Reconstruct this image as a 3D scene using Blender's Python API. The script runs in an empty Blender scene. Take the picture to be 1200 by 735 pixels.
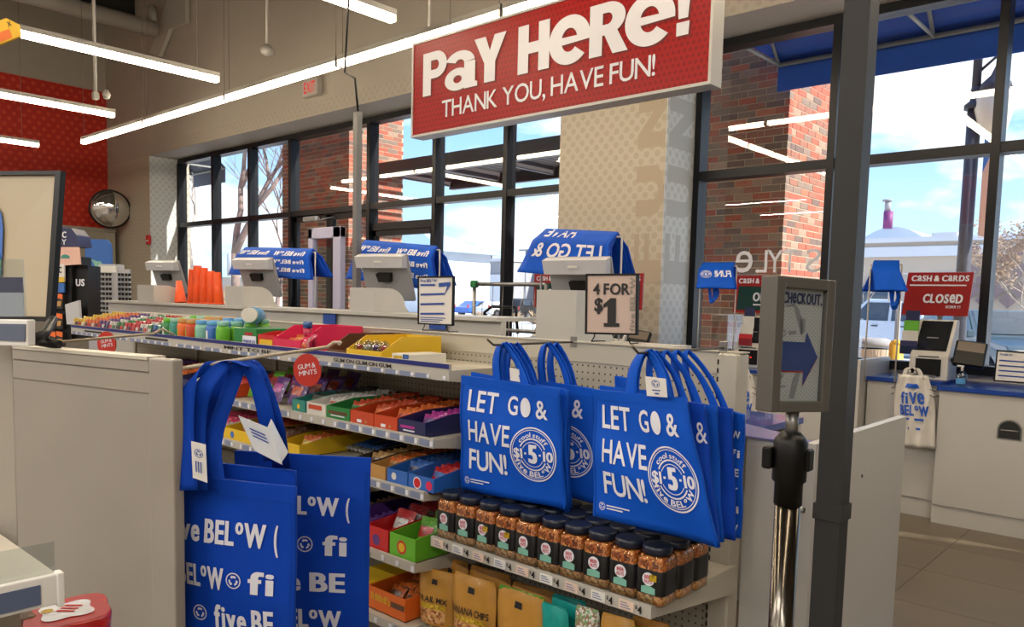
import bpy, math, random
from math import sin, cos, pi, radians
from mathutils import Vector, Matrix
random.seed(7)
SC = bpy.context.scene
COL = SC.collection
# ------------------------------------------------------------------ camera
EYE = 1.52
def cam_axes(yaw, pitch, roll):
    f = Vector((-sin(yaw)*cos(pitch), cos(yaw)*cos(pitch), -sin(pitch)))
    rt = Vector((cos(yaw), sin(yaw), 0)); up = rt.cross(f)
    return rt*cos(roll)+up*sin(roll), -rt*sin(roll)+up*cos(roll), f
RT, UP, FW = cam_axes(radians(42.05), radians(4.81), radians(1.36))
cd = bpy.data.cameras.new('camera'); cam = bpy.data.objects.new('camera', cd); COL.objects.link(cam)
cd.sensor_width = 36; cd.lens = 27.75; cd.shift_y = 61.5/1200; cd.clip_end = 800; cd.clip_start = .05
cam.matrix_world = Matrix(((RT.x, UP.x, -FW.x, 0), (RT.y, UP.y, -FW.y, 0), (RT.z, UP.z, -FW.z, EYE), (0, 0, 0, 1)))
SC.camera = cam
# ------------------------------------------------------------------ world sky
W = bpy.data.worlds.new('sky'); SC.world = W; W.use_nodes = True
nt = W.node_tree; nt.nodes.clear(); N = nt.nodes.new; LK = nt.links.new
out = N('ShaderNodeOutputWorld'); bg = N('ShaderNodeBackground'); LK(bg.outputs[0], out.inputs[0])
tc = N('ShaderNodeTexCoord'); sp = N('ShaderNodeSeparateXYZ'); LK(tc.outputs['Generated'], sp.inputs[0])
ramp = N('ShaderNodeValToRGB'); LK(sp.outputs[2], ramp.inputs[0])
e = ramp.color_ramp.elements; e[0].position = .0; e[0].color = (.58, .76, .92, 1); e[1].position = .75; e[1].color = (.10, .26, .66, 1)
q = e.new(.22); q.color = (.27, .52, .86, 1); q = e.new(.42); q.color = (.13, .35, .77, 1)
mp = N('ShaderNodeMapping'); mp.inputs['Scale'].default_value = (1, 1, 2.6); LK(tc.outputs['Generated'], mp.inputs[0])
no = N('ShaderNodeTexNoise'); no.inputs['Scale'].default_value = 3.6; no.inputs['Detail'].default_value = 9; no.inputs['Roughness'].default_value = .56
LK(mp.outputs[0], no.inputs['Vector'])
cr = N('ShaderNodeValToRGB'); cr.color_ramp.elements[0].position = .49; cr.color_ramp.elements[1].position = .60; LK(no.outputs['Fac'], cr.inputs[0])
mx = N('ShaderNodeMix'); mx.data_type = 'RGBA'; LK(cr.outputs[0], mx.inputs[0]); LK(ramp.outputs[0], mx.inputs[6]); mx.inputs[7].default_value = (.93, .95, .97, 1)
LK(mx.outputs[2], bg.inputs[0]); bg.inputs[1].default_value = 1.12
# ------------------------------------------------------------------ sun, exposure
sd = bpy.data.lights.new('sun', 'SUN'); sd.energy = 6.5; sd.angle = radians(.6); sd.color = (1, .95, .87)
so = bpy.data.objects.new('sun', sd); COL.objects.link(so)
so.rotation_euler = Vector((.80, .22, .62)).to_track_quat('Z', 'Y').to_euler()
vs = SC.view_settings; vs.view_transform = 'Standard'; vs.look = 'None'; vs.gamma = 1; vs.exposure = 0.75; vs.use_curve_mapping = False
SC.cycles.max_bounces = 8; SC.cycles.transparent_max_bounces = 24; SC.cycles.sample_clamp_indirect = 4; SC.cycles.caustics_reflective = False; SC.cycles.caustics_refractive = False
TUBE = 24.0      # radiance of the ceiling tubes
AREA = 44.0      # watts of each tube lamp over the shop floor
# ------------------------------------------------------------------ helpers
def ray(px, py):
    return RT*((px-600)/925.)-UP*((py-429)/925.)+FW
def atY(px, py, v, dy=0):
    d = ray(px, py); return Vector((0, 0, EYE))+d*(v/d.y)
def atX(px, py, v):
    d = ray(px, py); return Vector((0, 0, EYE))+d*(v/d.x)
def atZ(px, py, v):
    d = ray(px, py); return Vector((0, 0, EYE))+d*((v-EYE)/d.z)
def atD(px, py, v):
    return Vector((0, 0, EYE))+ray(px, py)*v
def lin(c):
    f = lambda x: x/12.92 if x <= .04045 else ((x+.055)/1.055)**2.4
    return tuple(f(x/255.) for x in c)+(1,)
MATS = {}
def mat(name, rgb=(200, 200, 200), rough=.5, metal=0, emit=0, coat=0, noise=0, nscale=30, bump=0, bscale=200, spec=.5, sheen=0):
    if name in MATS: return MATS[name]
    m = bpy.data.materials.new(name); m.use_nodes = True; t = m.node_tree; p = t.nodes['Principled BSDF']
    c = lin(rgb); p.inputs['Base Color'].default_value = c; p.inputs['Roughness'].default_value = rough; p.inputs['Metallic'].default_value = metal
    p.inputs['Specular IOR Level'].default_value = spec
    p.inputs['Coat Weight'].default_value = coat
    if sheen: p.inputs['Sheen Weight'].default_value = sheen
    if emit: p.inputs['Emission Color'].default_value = c; p.inputs['Emission Strength'].default_value = emit
    if noise or bump:
        tc = t.nodes.new('ShaderNodeTexCoord')
    if noise:
        n = t.nodes.new('ShaderNodeTexNoise'); n.inputs['Scale'].default_value = nscale; n.inputs['Detail'].default_value = 5
        t.links.new(tc.outputs['Object'], n.inputs['Vector'])
        r = t.nodes.new('ShaderNodeValToRGB'); t.links.new(n.outputs['Fac'], r.inputs[0])
        r.color_ramp.elements[0].position = .3; r.color_ramp.elements[1].position = .7
        r.color_ramp.elements[0].color = tuple(x*(1-noise) for x in c[:3])+(1,); r.color_ramp.elements[1].color = tuple(min(1, x*(1+noise)) for x in c[:3])+(1,)
        t.links.new(r.outputs[0], p.inputs['Base Color'])
    if bump:
        n = t.nodes.new('ShaderNodeTexNoise'); n.inputs['Scale'].default_value = bscale; n.inputs['Detail'].default_value = 3
        t.links.new(tc.outputs['Object'], n.inputs['Vector'])
        b = t.nodes.new('ShaderNodeBump'); b.inputs['Strength'].default_value = bump; b.inputs['Distance'].default_value = .002
        t.links.new(n.outputs['Fac'], b.inputs['Height']); t.links.new(b.outputs[0], p.inputs['Normal'])
    MATS[name] = m; return m
def dots(name, base, dot, pitch, rad, axes=(0, 2), rough=.6, stagger=.5, spec=.5, soft=.06, fade=None):
    """a surface printed or punched with a regular field of round dots (metres, world position)"""
    if name in MATS: return MATS[name]
    m = mat(name, base, rough, spec=spec); t = m.node_tree; p = t.nodes['Principled BSDF']; nn = t.nodes.new; lk = t.links.new
    g = nn('ShaderNodeNewGeometry'); s = nn('ShaderNodeSeparateXYZ'); lk(g.outputs['Position'], s.inputs[0])
    def M(op, a, b=None, c=None):
        n = nn('ShaderNodeMath'); n.operation = op
        for i, v in enumerate((a, b, c)):
            if v is None: continue
            if isinstance(v, (int, float)): n.inputs[i].default_value = v
            else: lk(v, n.inputs[i])
        return n.outputs[0]
    v = M('DIVIDE', s.outputs[axes[1]], pitch[1]); row = M('FLOOR', v)
    u = M('ADD', M('DIVIDE', s.outputs[axes[0]], pitch[0]), M('MULTIPLY', row, stagger))
    du = M('MULTIPLY', M('SUBTRACT', M('FRACT', u), .5), pitch[0]); dv = M('MULTIPLY', M('SUBTRACT', M('FRACT', v), .5), pitch[1])
    r = M('SQRT', M('ADD', M('MULTIPLY', du, du), M('MULTIPLY', dv, dv)))
    k = nn('ShaderNodeMapRange'); lk(r, k.inputs[0]); k.inputs[1].default_value = rad*(1-soft); k.inputs[2].default_value = rad*(1+soft); k.inputs[3].default_value = 1; k.inputs[4].default_value = 0
    f = k.outputs[0]
    x = nn('ShaderNodeMix'); x.data_type = 'RGBA'; lk(f, x.inputs[0]); x.inputs[6].default_value = lin(base); x.inputs[7].default_value = lin(dot)
    lk(x.outputs[2], p.inputs['Base Color']); return m
def glass(name, rgb=(255, 255, 255), base=.04, edge=.5, rough=.0):
    if name in MATS: return MATS[name]
    m = bpy.data.materials.new(name); m.use_nodes = True; t = m.node_tree; t.nodes.clear(); nn = t.nodes.new; lk = t.links.new
    o = nn('ShaderNodeOutputMaterial'); mx = nn('ShaderNodeMixShader'); tr = nn('ShaderNodeBsdfTransparent'); gl = nn('ShaderNodeBsdfGlossy')
    tr.inputs[0].default_value = lin(rgb); gl.inputs['Roughness'].default_value = rough
    lw = nn('ShaderNodeLayerWeight'); lw.inputs[0].default_value = .5
    pw = nn('ShaderNodeMath'); pw.operation = 'POWER'; lk(lw.outputs['Facing'], pw.inputs[0]); pw.inputs[1].default_value = 4
    ma = nn('ShaderNodeMath'); ma.operation = 'MULTIPLY_ADD'; lk(pw.outputs[0], ma.inputs[0]); ma.inputs[1].default_value = edge; ma.inputs[2].default_value = base
    lk(ma.outputs[0], mx.inputs[0]); lk(tr.outputs[0], mx.inputs[1]); lk(gl.outputs[0], mx.inputs[2]); lk(mx.outputs[0], o.inputs[0])
    MATS[name] = m; return m
def speck(name, cols, scale=120, rough=.35, coat=.3, feat='F1'):
    """random cells of a few colours: nuts, mixed sweets, printed clutter"""
    if name in MATS: return MATS[name]
    m = mat(name, cols[0], rough, coat=coat); t = m.node_tree; p = t.nodes['Principled BSDF']; nn = t.nodes.new; lk = t.links.new
    tc = nn('ShaderNodeTexCoord'); v = nn('ShaderNodeTexVoronoi'); v.inputs['Scale'].default_value = scale; lk(tc.outputs['Object'], v.inputs['Vector'])
    s = nn('ShaderNodeSeparateColor'); lk(v.outputs['Color'], s.inputs[0])
    r = nn('ShaderNodeValToRGB'); r.color_ramp.interpolation = 'CONSTANT'; lk(s.outputs[0], r.inputs[0]); el = r.color_ramp.elements
    el[0].color = lin(cols[0]); el[0].position = 0; el[1].color = lin(cols[1]); el[1].position = 1./len(cols)
    for i in range(2, len(cols)):
        q = el.new(i/len(cols)); q.color = lin(cols[i])
    lk(r.outputs[0], p.inputs['Base Color'])
    b = nn('ShaderNodeBump'); b.inputs['Strength'].default_value = .5 if not name.startswith('pack_') else .12; b.inputs['Distance'].default_value = .004; lk(v.outputs['Distance'], b.inputs['Height']); b.invert = True
    lk(b.outputs[0], p.inputs['Normal']); return m
def wloc(o):
    v = Vector((0, 0, 0))
    while o is not None: v = v+o.location; o = o.parent
    return v
def tag(o, label=None, cat=None, group=None, kind=None):
    if label: o['label'] = label
    if cat: o['category'] = cat
    if group: o['group'] = group
    if kind: o['kind'] = kind
    return o
def thing(name, label, cat, loc=(0, 0, 0), group=None):
    o = bpy.data.objects.new(name, None); o.empty_display_size = .05; COL.objects.link(o); o.location = loc
    return tag(o, label, cat, group)
def copy_tree(o, loc=None, rot=None, label=None, parent=None, group=None):
    c = o.copy(); COL.objects.link(c); c.parent = parent
    if loc is not None: c.location = loc
    if rot is not None: c.rotation_euler = rot
    if label: c['label'] = label
    if group: c['group'] = group
    for ch in list(o.children): copy_tree(ch, parent=c)
    return c
GL = {}
def glyph(ch, bold):
    k = (ch, bold)
    if k in GL: return GL[k]
    cu = bpy.data.curves.new('g', 'FONT'); cu.body = ch; cu.size = 1; cu.offset = bold; cu.resolution_u = 3
    o = bpy.data.objects.new('g', cu); me = bpy.data.meshes.new_from_object(o)
    vs = [(v.co.x, v.co.y) for v in me.vertices]; fs = [tuple(p.vertices) for p in me.polygons]
    bpy.data.objects.remove(o); bpy.data.curves.remove(cu); bpy.data.meshes.remove(me)
    xs = [v[0] for v in vs] or [0]; ys = [v[1] for v in vs] or [0]
    GL[k] = (vs, fs, min(xs), max(xs), min(ys), max(ys)); return GL[k]
def layout(s, bold=.0, tall='', gap=.07):
    """own setting of a line: cap height 1; letters named in `tall` are drawn at cap height"""
    H = glyph('H', min(bold, .02))[5]; V = []; Fc = []; x = 0
    for ch in s:
        if ch == ' ': x += .32; continue
        vs, fs, x0, x1, y0, y1 = glyph(ch, min(bold, .02))
        sy = 1/H; yo = 0; sx = 1/H
        if ch in tall: sy = 1/(y1-y0); yo = -y0; sx = 1/H*1.18
        if ch == 'o' and '^' in tall: sx = .72/H; sy = .72/H; yo = (y1-y0)*.0+(H-y1*.72)/.72-.0
        e = max(0, bold-.02)*1.7
        for ox in ((0,) if e == 0 else (0, e, 2*e)):     # extra weight: the stroke drawn again beside itself
            n = len(V); V += [((vx-x0)*sx+x+ox, (vy+yo)*sy, .00022*round(ox/e) if e else 0) for vx, vy in vs]; Fc += [tuple(i+n for i in f) for f in fs]
        x += (x1-x0)*sx+gap+2*e
    return V, Fc, x-gap
class B:
    def __init__(s): s.v = []; s.f = []; s.mi = []; s.sm = []; s.k = 0; s.s = False; s.T = None
    def mat(s, k): s.k = k; return s
    def add(s, vs, fs, smooth=None):
        n = len(s.v)
        if s.T is not None: vs = [s.T @ Vector(v) for v in vs]
        s.v += [tuple(v) for v in vs]; s.f += [tuple(i+n for i in f) for f in fs]
        s.mi += [s.k]*len(fs); s.sm += [s.s if smooth is None else smooth]*len(fs); return s
    def hexa(s, p):   # 8 corners: bottom 4 ccw, top 4 ccw
        return s.add(p, [(3, 2, 1, 0), (4, 5, 6, 7), (0, 1, 5, 4), (1, 2, 6, 5), (2, 3, 7, 6), (3, 0, 4, 7)], False)
    def box(s, a, b):
        x0, x1 = sorted((a[0], b[0])); y0, y1 = sorted((a[1], b[1])); z0, z1 = sorted((a[2], b[2]))
        return s.hexa([(x0, y0, z0), (x1, y0, z0), (x1, y1, z0), (x0, y1, z0), (x0, y0, z1), (x1, y0, z1), (x1, y1, z1), (x0, y1, z1)])
    def cbox(s, c, d, bev=0):
        x, y, z = c; a, b, h = d[0]/2, d[1]/2, d[2]/2
        if not bev: return s.box((x-a, y-b, z-h), (x+a, y+b, z+h))
        e = bev; P = []
        for zz, ins in ((z-h, e), (z-h+e, 0), (z+h-e, 0), (z+h, e)):
            A, C = a-ins, b-ins; k = e if not ins else e*.5
            P.append([(x-A+k, y-C, zz), (x+A-k, y-C, zz), (x+A, y-C+k, zz), (x+A, y+C-k, zz), (x+A-k, y+C, zz), (x-A+k, y+C, zz), (x-A, y+C-k, zz), (x-A, y-C+k, zz)])
        return s.loft(P)
    def loft(s, rings, cap=True, smooth=False, close=False):
        n = len(rings[0]); V = [p for r in rings for p in r]; Fc = []
        for j in range(len(rings)-1 + (1 if close else 0)):
            a = j*n; b = ((j+1) % len(rings))*n
            for i in range(n): k = (i+1) % n; Fc.append((a+i, a+k, b+k, b+i))
        m = len(s.f); s.add(V, Fc, smooth)
        if cap and not close:
            nv = len(s.v)-len(V); s.f += [tuple(nv+i for i in reversed(range(n))), tuple(nv+(len(rings)-1)*n+i for i in range(n))]; s.mi += [s.k]*2; s.sm += [False]*2
        return s
    def prism(s, poly, vec):
        vec = Vector(vec); return s.loft([[Vector(p) for p in poly], [Vector(p)+vec for p in poly]])
    def tube(s, pts, r, n=8, smooth=True, rs=None):
        pts = [Vector(p) for p in pts]; R = []; pu = None
        for i, p in enumerate(pts):
            d = (pts[min(i+1, len(pts)-1)]-pts[max(i-1, 0)]).normalized()
            if pu is None: a = Vector((0, 0, 1)) if abs(d.z) < .9 else Vector((1, 0, 0)); pu = d.cross(a).normalized()
            u = (pu-d*pu.dot(d)).normalized(); w = d.cross(u); pu = u; rr = rs[i] if rs else r
            R.append([p+u*(rr*cos(2*pi*k/n))+w*(rr*sin(2*pi*k/n)) for k in range(n)])
        return s.loft(R, True, smooth)
    def lathe(s, prof, c=(0, 0, 0), n=20, sq=0, smooth=True):
        R = []
        for r, z in prof:
            ring = []
            for k in range(n):
                a = 2*pi*k/n; ca, sa = cos(a), sin(a)
                q = 1.0 if not sq else 1/((abs(ca)**sq+abs(sa)**sq)**(1/sq))
                ring.append((c[0]+r*q*ca, c[1]+r*q*sa, c[2]+z))
            R.append(ring)
        return s.loft(R, True, smooth)
    def grid(s, fn, nu, nv, thick=0, smooth=True):
        """fn(u,v)->point, a sheet; with thick a closed slab"""
        P = [[Vector(fn(i/nu, j/nv)) for i in range(nu+1)] for j in range(nv+1)]
        V = [p for r in P for p in r]; Fc = [(j*(nu+1)+i, j*(nu+1)+i+1, (j+1)*(nu+1)+i+1, (j+1)*(nu+1)+i) for j in range(nv) for i in range(nu)]
        if thick:
            n = len(V); Q = []
            for j in range(nv+1):
                for i in range(nu+1):
                    du = P[j][min(i+1, nu)]-P[j][max(i-1, 0)]; dv = P[min(j+1, nv)][i]-P[max(j-1, 0)][i]
                    Q.append(P[j][i]-du.cross(dv).normalized()*thick)
            V += Q; Fc += [tuple(n+k for k in reversed(f)) for f in Fc[:]]
            bd = [i for i in range(nu+1)]+[j*(nu+1)+nu for j in range(1, nv+1)]+[nv*(nu+1)+i for i in range(nu-1, -1, -1)]+[j*(nu+1) for j in range(nv-1, 0, -1)]
            for a, b in zip(bd, bd[1:]+bd[:1]): Fc.append((b, a, n+a, n+b))
        return s.add(V, Fc, smooth)
    def text(s, st, M, rect, bold=.0, tall='', gap=.07, flipx=False, flipy=False):
        """M(u,v) -> point; the line fills rect = (u0, v0, u1, v1) of the cap height"""
        V, Fc, w = layout(st, bold, tall, gap); u0, v0, u1, v1 = rect; Q = []
        e_ = .002; p_ = M(u0, v0); nrm = (M(u0+(u1-u0)*e_, v0)-p_).cross(M(u0, v0+(v1-v0)*e_)-p_).normalized()
        for x, y, lay in V:
            a = x/w; b = y
            if flipx: a = 1-a
            if flipy: b = 1-b
            Q.append(M(u0+(u1-u0)*a, v0+(v1-v0)*b)+nrm*lay)
        return s.add(Q, Fc, False)
    def ringm(s, M, c, r0, r1, n=32, a0=0, a1=2*pi, asp=1):
        V = []
        for i in range(n+1):
            a = a0+(a1-a0)*i/n
            for r in (r0, r1): V.append(M(c[0]+r*cos(a), c[1]+r*sin(a)*asp))
        return s.add(V, [(2*i, 2*i+1, 2*i+3, 2*i+2) for i in range(n)], False)
    def poly(s, M, pts):
        return s.add([M(*p) for p in pts], [tuple(range(len(pts)))], False)
    def arc(s, st, M, c, r, h, amid, span, bold=.02, tall='', inward=False, asp=1):
        V, Fc, w = layout(st, bold, tall); Q = []
        p_ = M(*c); nrm = (M(c[0]+.01, c[1])-p_).cross(M(c[0], c[1]+.01)-p_).normalized()
        for x, y, lay in V:
            if inward: a = amid+span*(x/w-.5); rr = r-y*h
            else: a = amid-span*(x/w-.5); rr = r+y*h
            Q.append(M(c[0]+rr*cos(a), c[1]+rr*sin(a)*asp)+nrm*lay)
        return s.add(Q, Fc, False)
    def mesh(s, name, ms):
        me = bpy.data.meshes.new(name); me.from_pydata(s.v, [], s.f)
        for m in (ms if isinstance(ms, (list, tuple)) else [ms]): me.materials.append(m)
        me.polygons.foreach_set('material_index', s.mi); me.polygons.foreach_set('use_smooth', s.sm); me.update(); return me
    def build(s, name, ms, parent=None, label=None, cat=None, group=None, kind=None, bevel=0):
        o = bpy.data.objects.new(name, s.mesh(name, ms)); COL.objects.link(o)
        if parent is not None: o.parent = parent; o.location = -wloc(parent)
        if bevel:
            b = o.modifiers.new('bevel', 'BEVEL'); b.width = bevel; b.segments = 2; b.limit_method = 'ANGLE'
        return tag(o, label, cat, group, kind)
def at_base(o):
    """give a one-mesh thing its origin at the foot of its mesh"""
    me = o.data; co = [v.co for v in me.vertices]
    c = Vector(((min(v.x for v in co)+max(v.x for v in co))/2, (min(v.y for v in co)+max(v.y for v in co))/2, min(v.z for v in co)))
    if o.location.length < 1e-9:
        me.transform(Matrix.Translation(-c)); o.location = c
    return o
def bil(TL, TR, BR, BL):
    TL, TR, BR, BL = map(Vector, (TL, TR, BR, BL))
    return lambda u, v: (BL*(1-u)+BR*u)*(1-v)+(TL*(1-u)+TR*u)*v
def planeM(o, ux, uy):
    o, ux, uy = Vector(o), Vector(ux), Vector(uy); return lambda u, v: o+ux*u+uy*v
# ------------------------------------------------------------------ shared materials
m_wall = mat('beige_paint', (168, 161, 151), .7, noise=.03, nscale=2)
m_wdots = dots('dotted_wall', (178, 170, 155), (166, 157, 142), (.115, .062), .030)
m_rev = dots('dotted_reveal_lit', (206, 208, 206), (190, 193, 192), (.115, .062), .028, axes=(1, 2))  # dotted wall paint lightened and cooled, window glow put into the colour
m_redw = dots('red_dotted_wall', (186, 38, 22), (206, 66, 40), (.16, .10), .034, axes=(1, 2))
m_ceil = mat('dark_ceiling', (92, 88, 84), .8, noise=.1, nscale=3)
m_black = mat('black_frame', (10, 13, 20), .4, spec=.3)
m_dkmetal = mat('dark_metal_tube', (48, 48, 49), .5, .2, spec=.3, noise=.05, nscale=8)
m_white = mat('white_laminate', (184, 182, 178), .38, noise=.02, nscale=3)
m_whitem = mat('cream_metal', (146, 139, 129), .4, noise=.03, nscale=6)
m_lavm = mat('cool_white_metal', (176, 176, 182), .4)
m_glass = glass('window_glass', (250, 252, 252), .045, .5)
m_acry = glass('acrylic', (240, 244, 246), .06, .5)
m_tube = mat('lit_tube', (255, 236, 205), .5, emit=TUBE)
m_alu = mat('white_aluminium', (186, 183, 178), .4, .2)
m_blue = mat('blue_tote_fabric', (2, 78, 188), .7, noise=.08, nscale=9, bump=.35, bscale=900, spec=.2)
m_blue2 = mat('blue_tote_fabric_deep', (2, 62, 172), .7, noise=.08, nscale=9, bump=.35, bscale=900, spec=.2)
m_ink = mat('white_print', (214, 216, 226), .6)
m_inkd = mat('black_print', (22, 22, 24), .6)
m_inkb = mat('blue_print', (24, 66, 150), .6)
m_red = mat('red_print', (190, 34, 30), .5)
m_silver = mat('brushed_silver', (140, 139, 136), .35, .8)
m_chrome = mat('chrome', (96, 90, 82), .18, 1)
m_bplas = mat('black_plastic', (9, 9, 10), .4, spec=.3)
m_gplas = mat('grey_plastic', (134, 134, 137), .45)
m_bluetop = mat('blue_worktop', (22, 62, 150), .25, coat=.4)
m_wood = mat('cardboard', (120, 84, 52), .8, noise=.1, nscale=12)
# ------------------------------------------------------------------ room shell
YW, YP = 6.9, 6.31
XL, XR, YB, ZC = -16.5, 6.0, -6.0, 7.0
def floor_mat():
    m = mat('polished_concrete_tile', (120, 108, 92), .22, noise=.12, nscale=1.6); return m
B().box((XL-.2, YB-.2, -.2), (XR+.2, YW+.1, 0)).build('floor', floor_mat(), kind='structure')
flo = bpy.data.objects['floor']
for i in range(-8, 10):      # floor joints, sawn lines proud by nothing: thin dark inlays near the camera
    pass
B().box((XL-.2, YB-.2, ZC), (XR+.2, YW+.3, ZC+.2)).build('ceiling', m_ceil, kind='structure')
w = B(); w.box((XL, YP, 3.95), (XR, YW+.15, ZC)); w.build('wall_window_upper', m_wall, kind='structure')
w = B(); w.box((-14.62, YP-.004, 3.95), (XR, YP, 4.14)); w.build('trim_1', dots('faint_dots', (168, 161, 151), (161, 153, 142), (.115, .062), .026), kind='structure')
w = B(); w.box((XL, YP, 0), (-14.62, YW+.15, 3.95)); w.build('wall_window_left_pier', m_wdots, kind='structure')
w = B(); w.box((-14.62, YP+.004, 0), (-14.612, YW, 3.95)); w.build('trim_2', m_rev, kind='structure')
w = B(); w.box((-5.11, YP, 0), (-3.885, YW+.15, 3.95)); w.build('wall_window_pier', m_wdots, kind='structure')
w = B(); w.box((-3.885, YP+.004, 0), (-3.877, YW, 3.95)); w.build('trim_3', m_rev, kind='structure')
w = B(); w.box((3.6, YP, 0), (XR, YW+.15, 3.95)); w.build('wall_window_right_pier', m_wall, kind='structure')
w = B(); w.box((-3.877, YW-.06, 0), (3.6, YW+.1, 1.03)); w.build('wall_window_sill', m_white, kind='structure')
w = B(); w.box((XL-.2, YB, 0), (XL, YW+.15, ZC)); w.build('wall_left', m_wall, kind='structure')
w = B(); w.box((XL, YB, 2.70), (XL+.01, YP-.002, 5.34)); w.build('trim_4', m_redw, kind='structure')
w = B(); w.box((XR, YB, 0), (XR+.2, YW+.15, ZC)); w.build('wall_right', m_wall, kind='structure')
w = B(); w.box((XL, YB-.2, 0), (XR, YB, ZC)); w.build('wall_back', m_wall, kind='structure')
# big pale lettering printed up the pier and its reveal
g = B()
for k, ch in enumerate('FUN'):
    g.text(ch, planeM((-3.90, YP-.003, 1.7+k*.62), (0, 0, 1), (-1, 0, 0)), (0, 0, .46, .28), bold=.06)
g.build('trim_5', mat('pier_print', (164, 151, 133), .7), kind='structure')
g = B()
for k, ch in enumerate('FUN'):
    g.text(ch, planeM((-3.875, YP+.5, 1.7+k*.62), (0, 0, 1), (0, -1, 0)), (0, 0, .46, .46), bold=.06)
g.build('trim_6', mat('reveal_print_lit', (180, 182, 180), .7), kind='structure')  # same print, lighter for the window glow painted on the reveal
B().box((-14.6, YP-.012, 0), (-10.9, YP-.012+.012, .1)).build('baseboard_window', m_bplas, kind='structure')
# ------------------------------------------------------------------ windows
def window(n, xs, z0, z1, zt, skip=()):
    root = bpy.data.objects.new('window_%d' % n, None); COL.objects.link(root); root.location = ((xs[0]+xs[-1])/2, YW, z0); root['kind'] = 'structure'
    fw = .032; y0, y1 = YW-.09, YW+.07
    f = B(); f.box((xs[0], y0, z1-.075), (xs[-1], y1, z1)); f.box((xs[0], y0, z0), (xs[-1], y1, z0+.07)); f.build('window_frame', m_black, root)
    for x in xs: B().box((x-fw, y0, z0+.07), (x+fw, y1, z1-.075)).build('mullion', m_black, root)
    for a, b in zip(xs, xs[1:]):
        B().box((a+fw, y0+.01, zt-.04), (b-fw, y1, zt+.04)).build('transom', m_black, root)
        B().box((a+fw, YW-.003, zt+.04), (b-fw, YW+.003, z1-.075)).build('pane', m_glass, root)
        if (a, b) not in skip: B().box((a+fw, YW-.003, z0+.07), (b-fw, YW+.003, zt-.04)).build('pane', m_glass, root)
    return root
XS1 = [-14.58, -13.28, -12.05, -10.84, -8.89, -7.55, -6.33, -5.14]
XS2 = [-3.845, -2.585, -1.37, -.13, 1.1, 2.34, 3.57]
window(1, XS1, .05, 3.95, 2.75, skip=((-10.84, -8.89), (-8.89, -7.55)))
window(2, XS2, 1.03, 3.95, 2.73)
def door(n, x0, x1, zt):
    d = bpy.data.objects.new('door_%d' % n, None); COL.objects.link(d); d.location = ((x0+x1)/2, YW, .02); d['kind'] = 'structure'
    f = B(); w_ = .075
    f.box((x0, YW-.03, .02), (x0+w_, YW+.03, zt)); f.box((x1-w_, YW-.03, .02), (x1, YW+.03, zt)); f.box((x0, YW-.03, zt-w_), (x1, YW+.03, zt)); f.box((x0, YW-.03, .02), (x1, YW+.03, .25))
    f.build('door_frame', m_black, d)
    B().box((x0+w_, YW-.003, .25), (x1-w_, YW+.003, zt-w_)).build('pane', m_glass, d)
    B().tube([(x1-.12, YW-.04, .95), (x1-.12, YW-.09, .98), (x1-.12, YW-.09, 1.3), (x1-.12, YW-.04, 1.33)], .013).build('door_handle', m_silver, d)
door(1, -10.80, -9.87, 2.70); door(2, -9.86, -8.93, 2.70); door(3, -8.85, -7.59, 2.42)
B().box((-8.85, YW-.05, 2.42), (-7.59, YW+.05, 2.52)).build('trim_7', m_black, kind='structure')
B().box((-8.85, YW-.003, 2.52), (-7.59, YW+.003, 2.71)).build('window_3', m_glass, kind='structure')
c = thing('door_closer', 'grey door closer arm above the glass entrance door', 'door closer', (-10.2, YW-.12, 2.62))
B().cbox((-10.2, YW-.12, 2.64), (.34, .08, .07), .01).build('closer_body', m_gplas, c); B().tube([(-10.1, YW-.14, 2.60), (-9.6, YW-.3, 2.6), (-9.7, YW-.05, 2.66)], .012).build('closer_arm', m_gplas, c)
# outline lettering stuck to the outside of the glass, so it reads backwards from inside
g = B()
for ch, p0, p1 in (('e', 862, 882), ('L', 886, 899), ('Y', 899, 917), ('T', 917, 934), ('S', 944, 962)):
    a, b = atY(p0, 308, YW-.006), atY(p1, 308, YW-.006); zz = 1.82
    g.text(ch, planeM((0, YW-.006, 0), (1, 0, 0), (0, 0, 1)), (a.x, zz, b.x, zz+.2), bold=.0, flipx=True, tall='e')
g.build('window_lettering', m_ink, label='reversed white lettering on the window glass before the nearer brick column', cat='window lettering')
# ------------------------------------------------------------------ floor tiles, joints open 4 mm
flo.data.transform(Matrix.Translation((0, 0, -.004)))
m_tile = mat('floor_tile', (104, 92, 76), .28, noise=.18, nscale=1.3, bump=.05, bscale=20)
td = B().box((.002, .002, -.004), (.608, .608, 0)).mesh('tile', m_tile)
rest = B()
for i in range(-28, 10):
    for j in range(-9, 11):
        x, y = i*.61, j*.61+.1
        if -2.6 <= x <= 1.3 and 1.9 <= y <= 6.0:
            o = bpy.data.objects.new('tile', td); COL.objects.link(o); o.parent = flo; o.location = (x, y, 0)
        else: rest.box((x+.002, y+.002, -.004), (x+.608, y+.608, 0))
rest.build('tile_field', m_tile, flo, kind='stuff')
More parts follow.
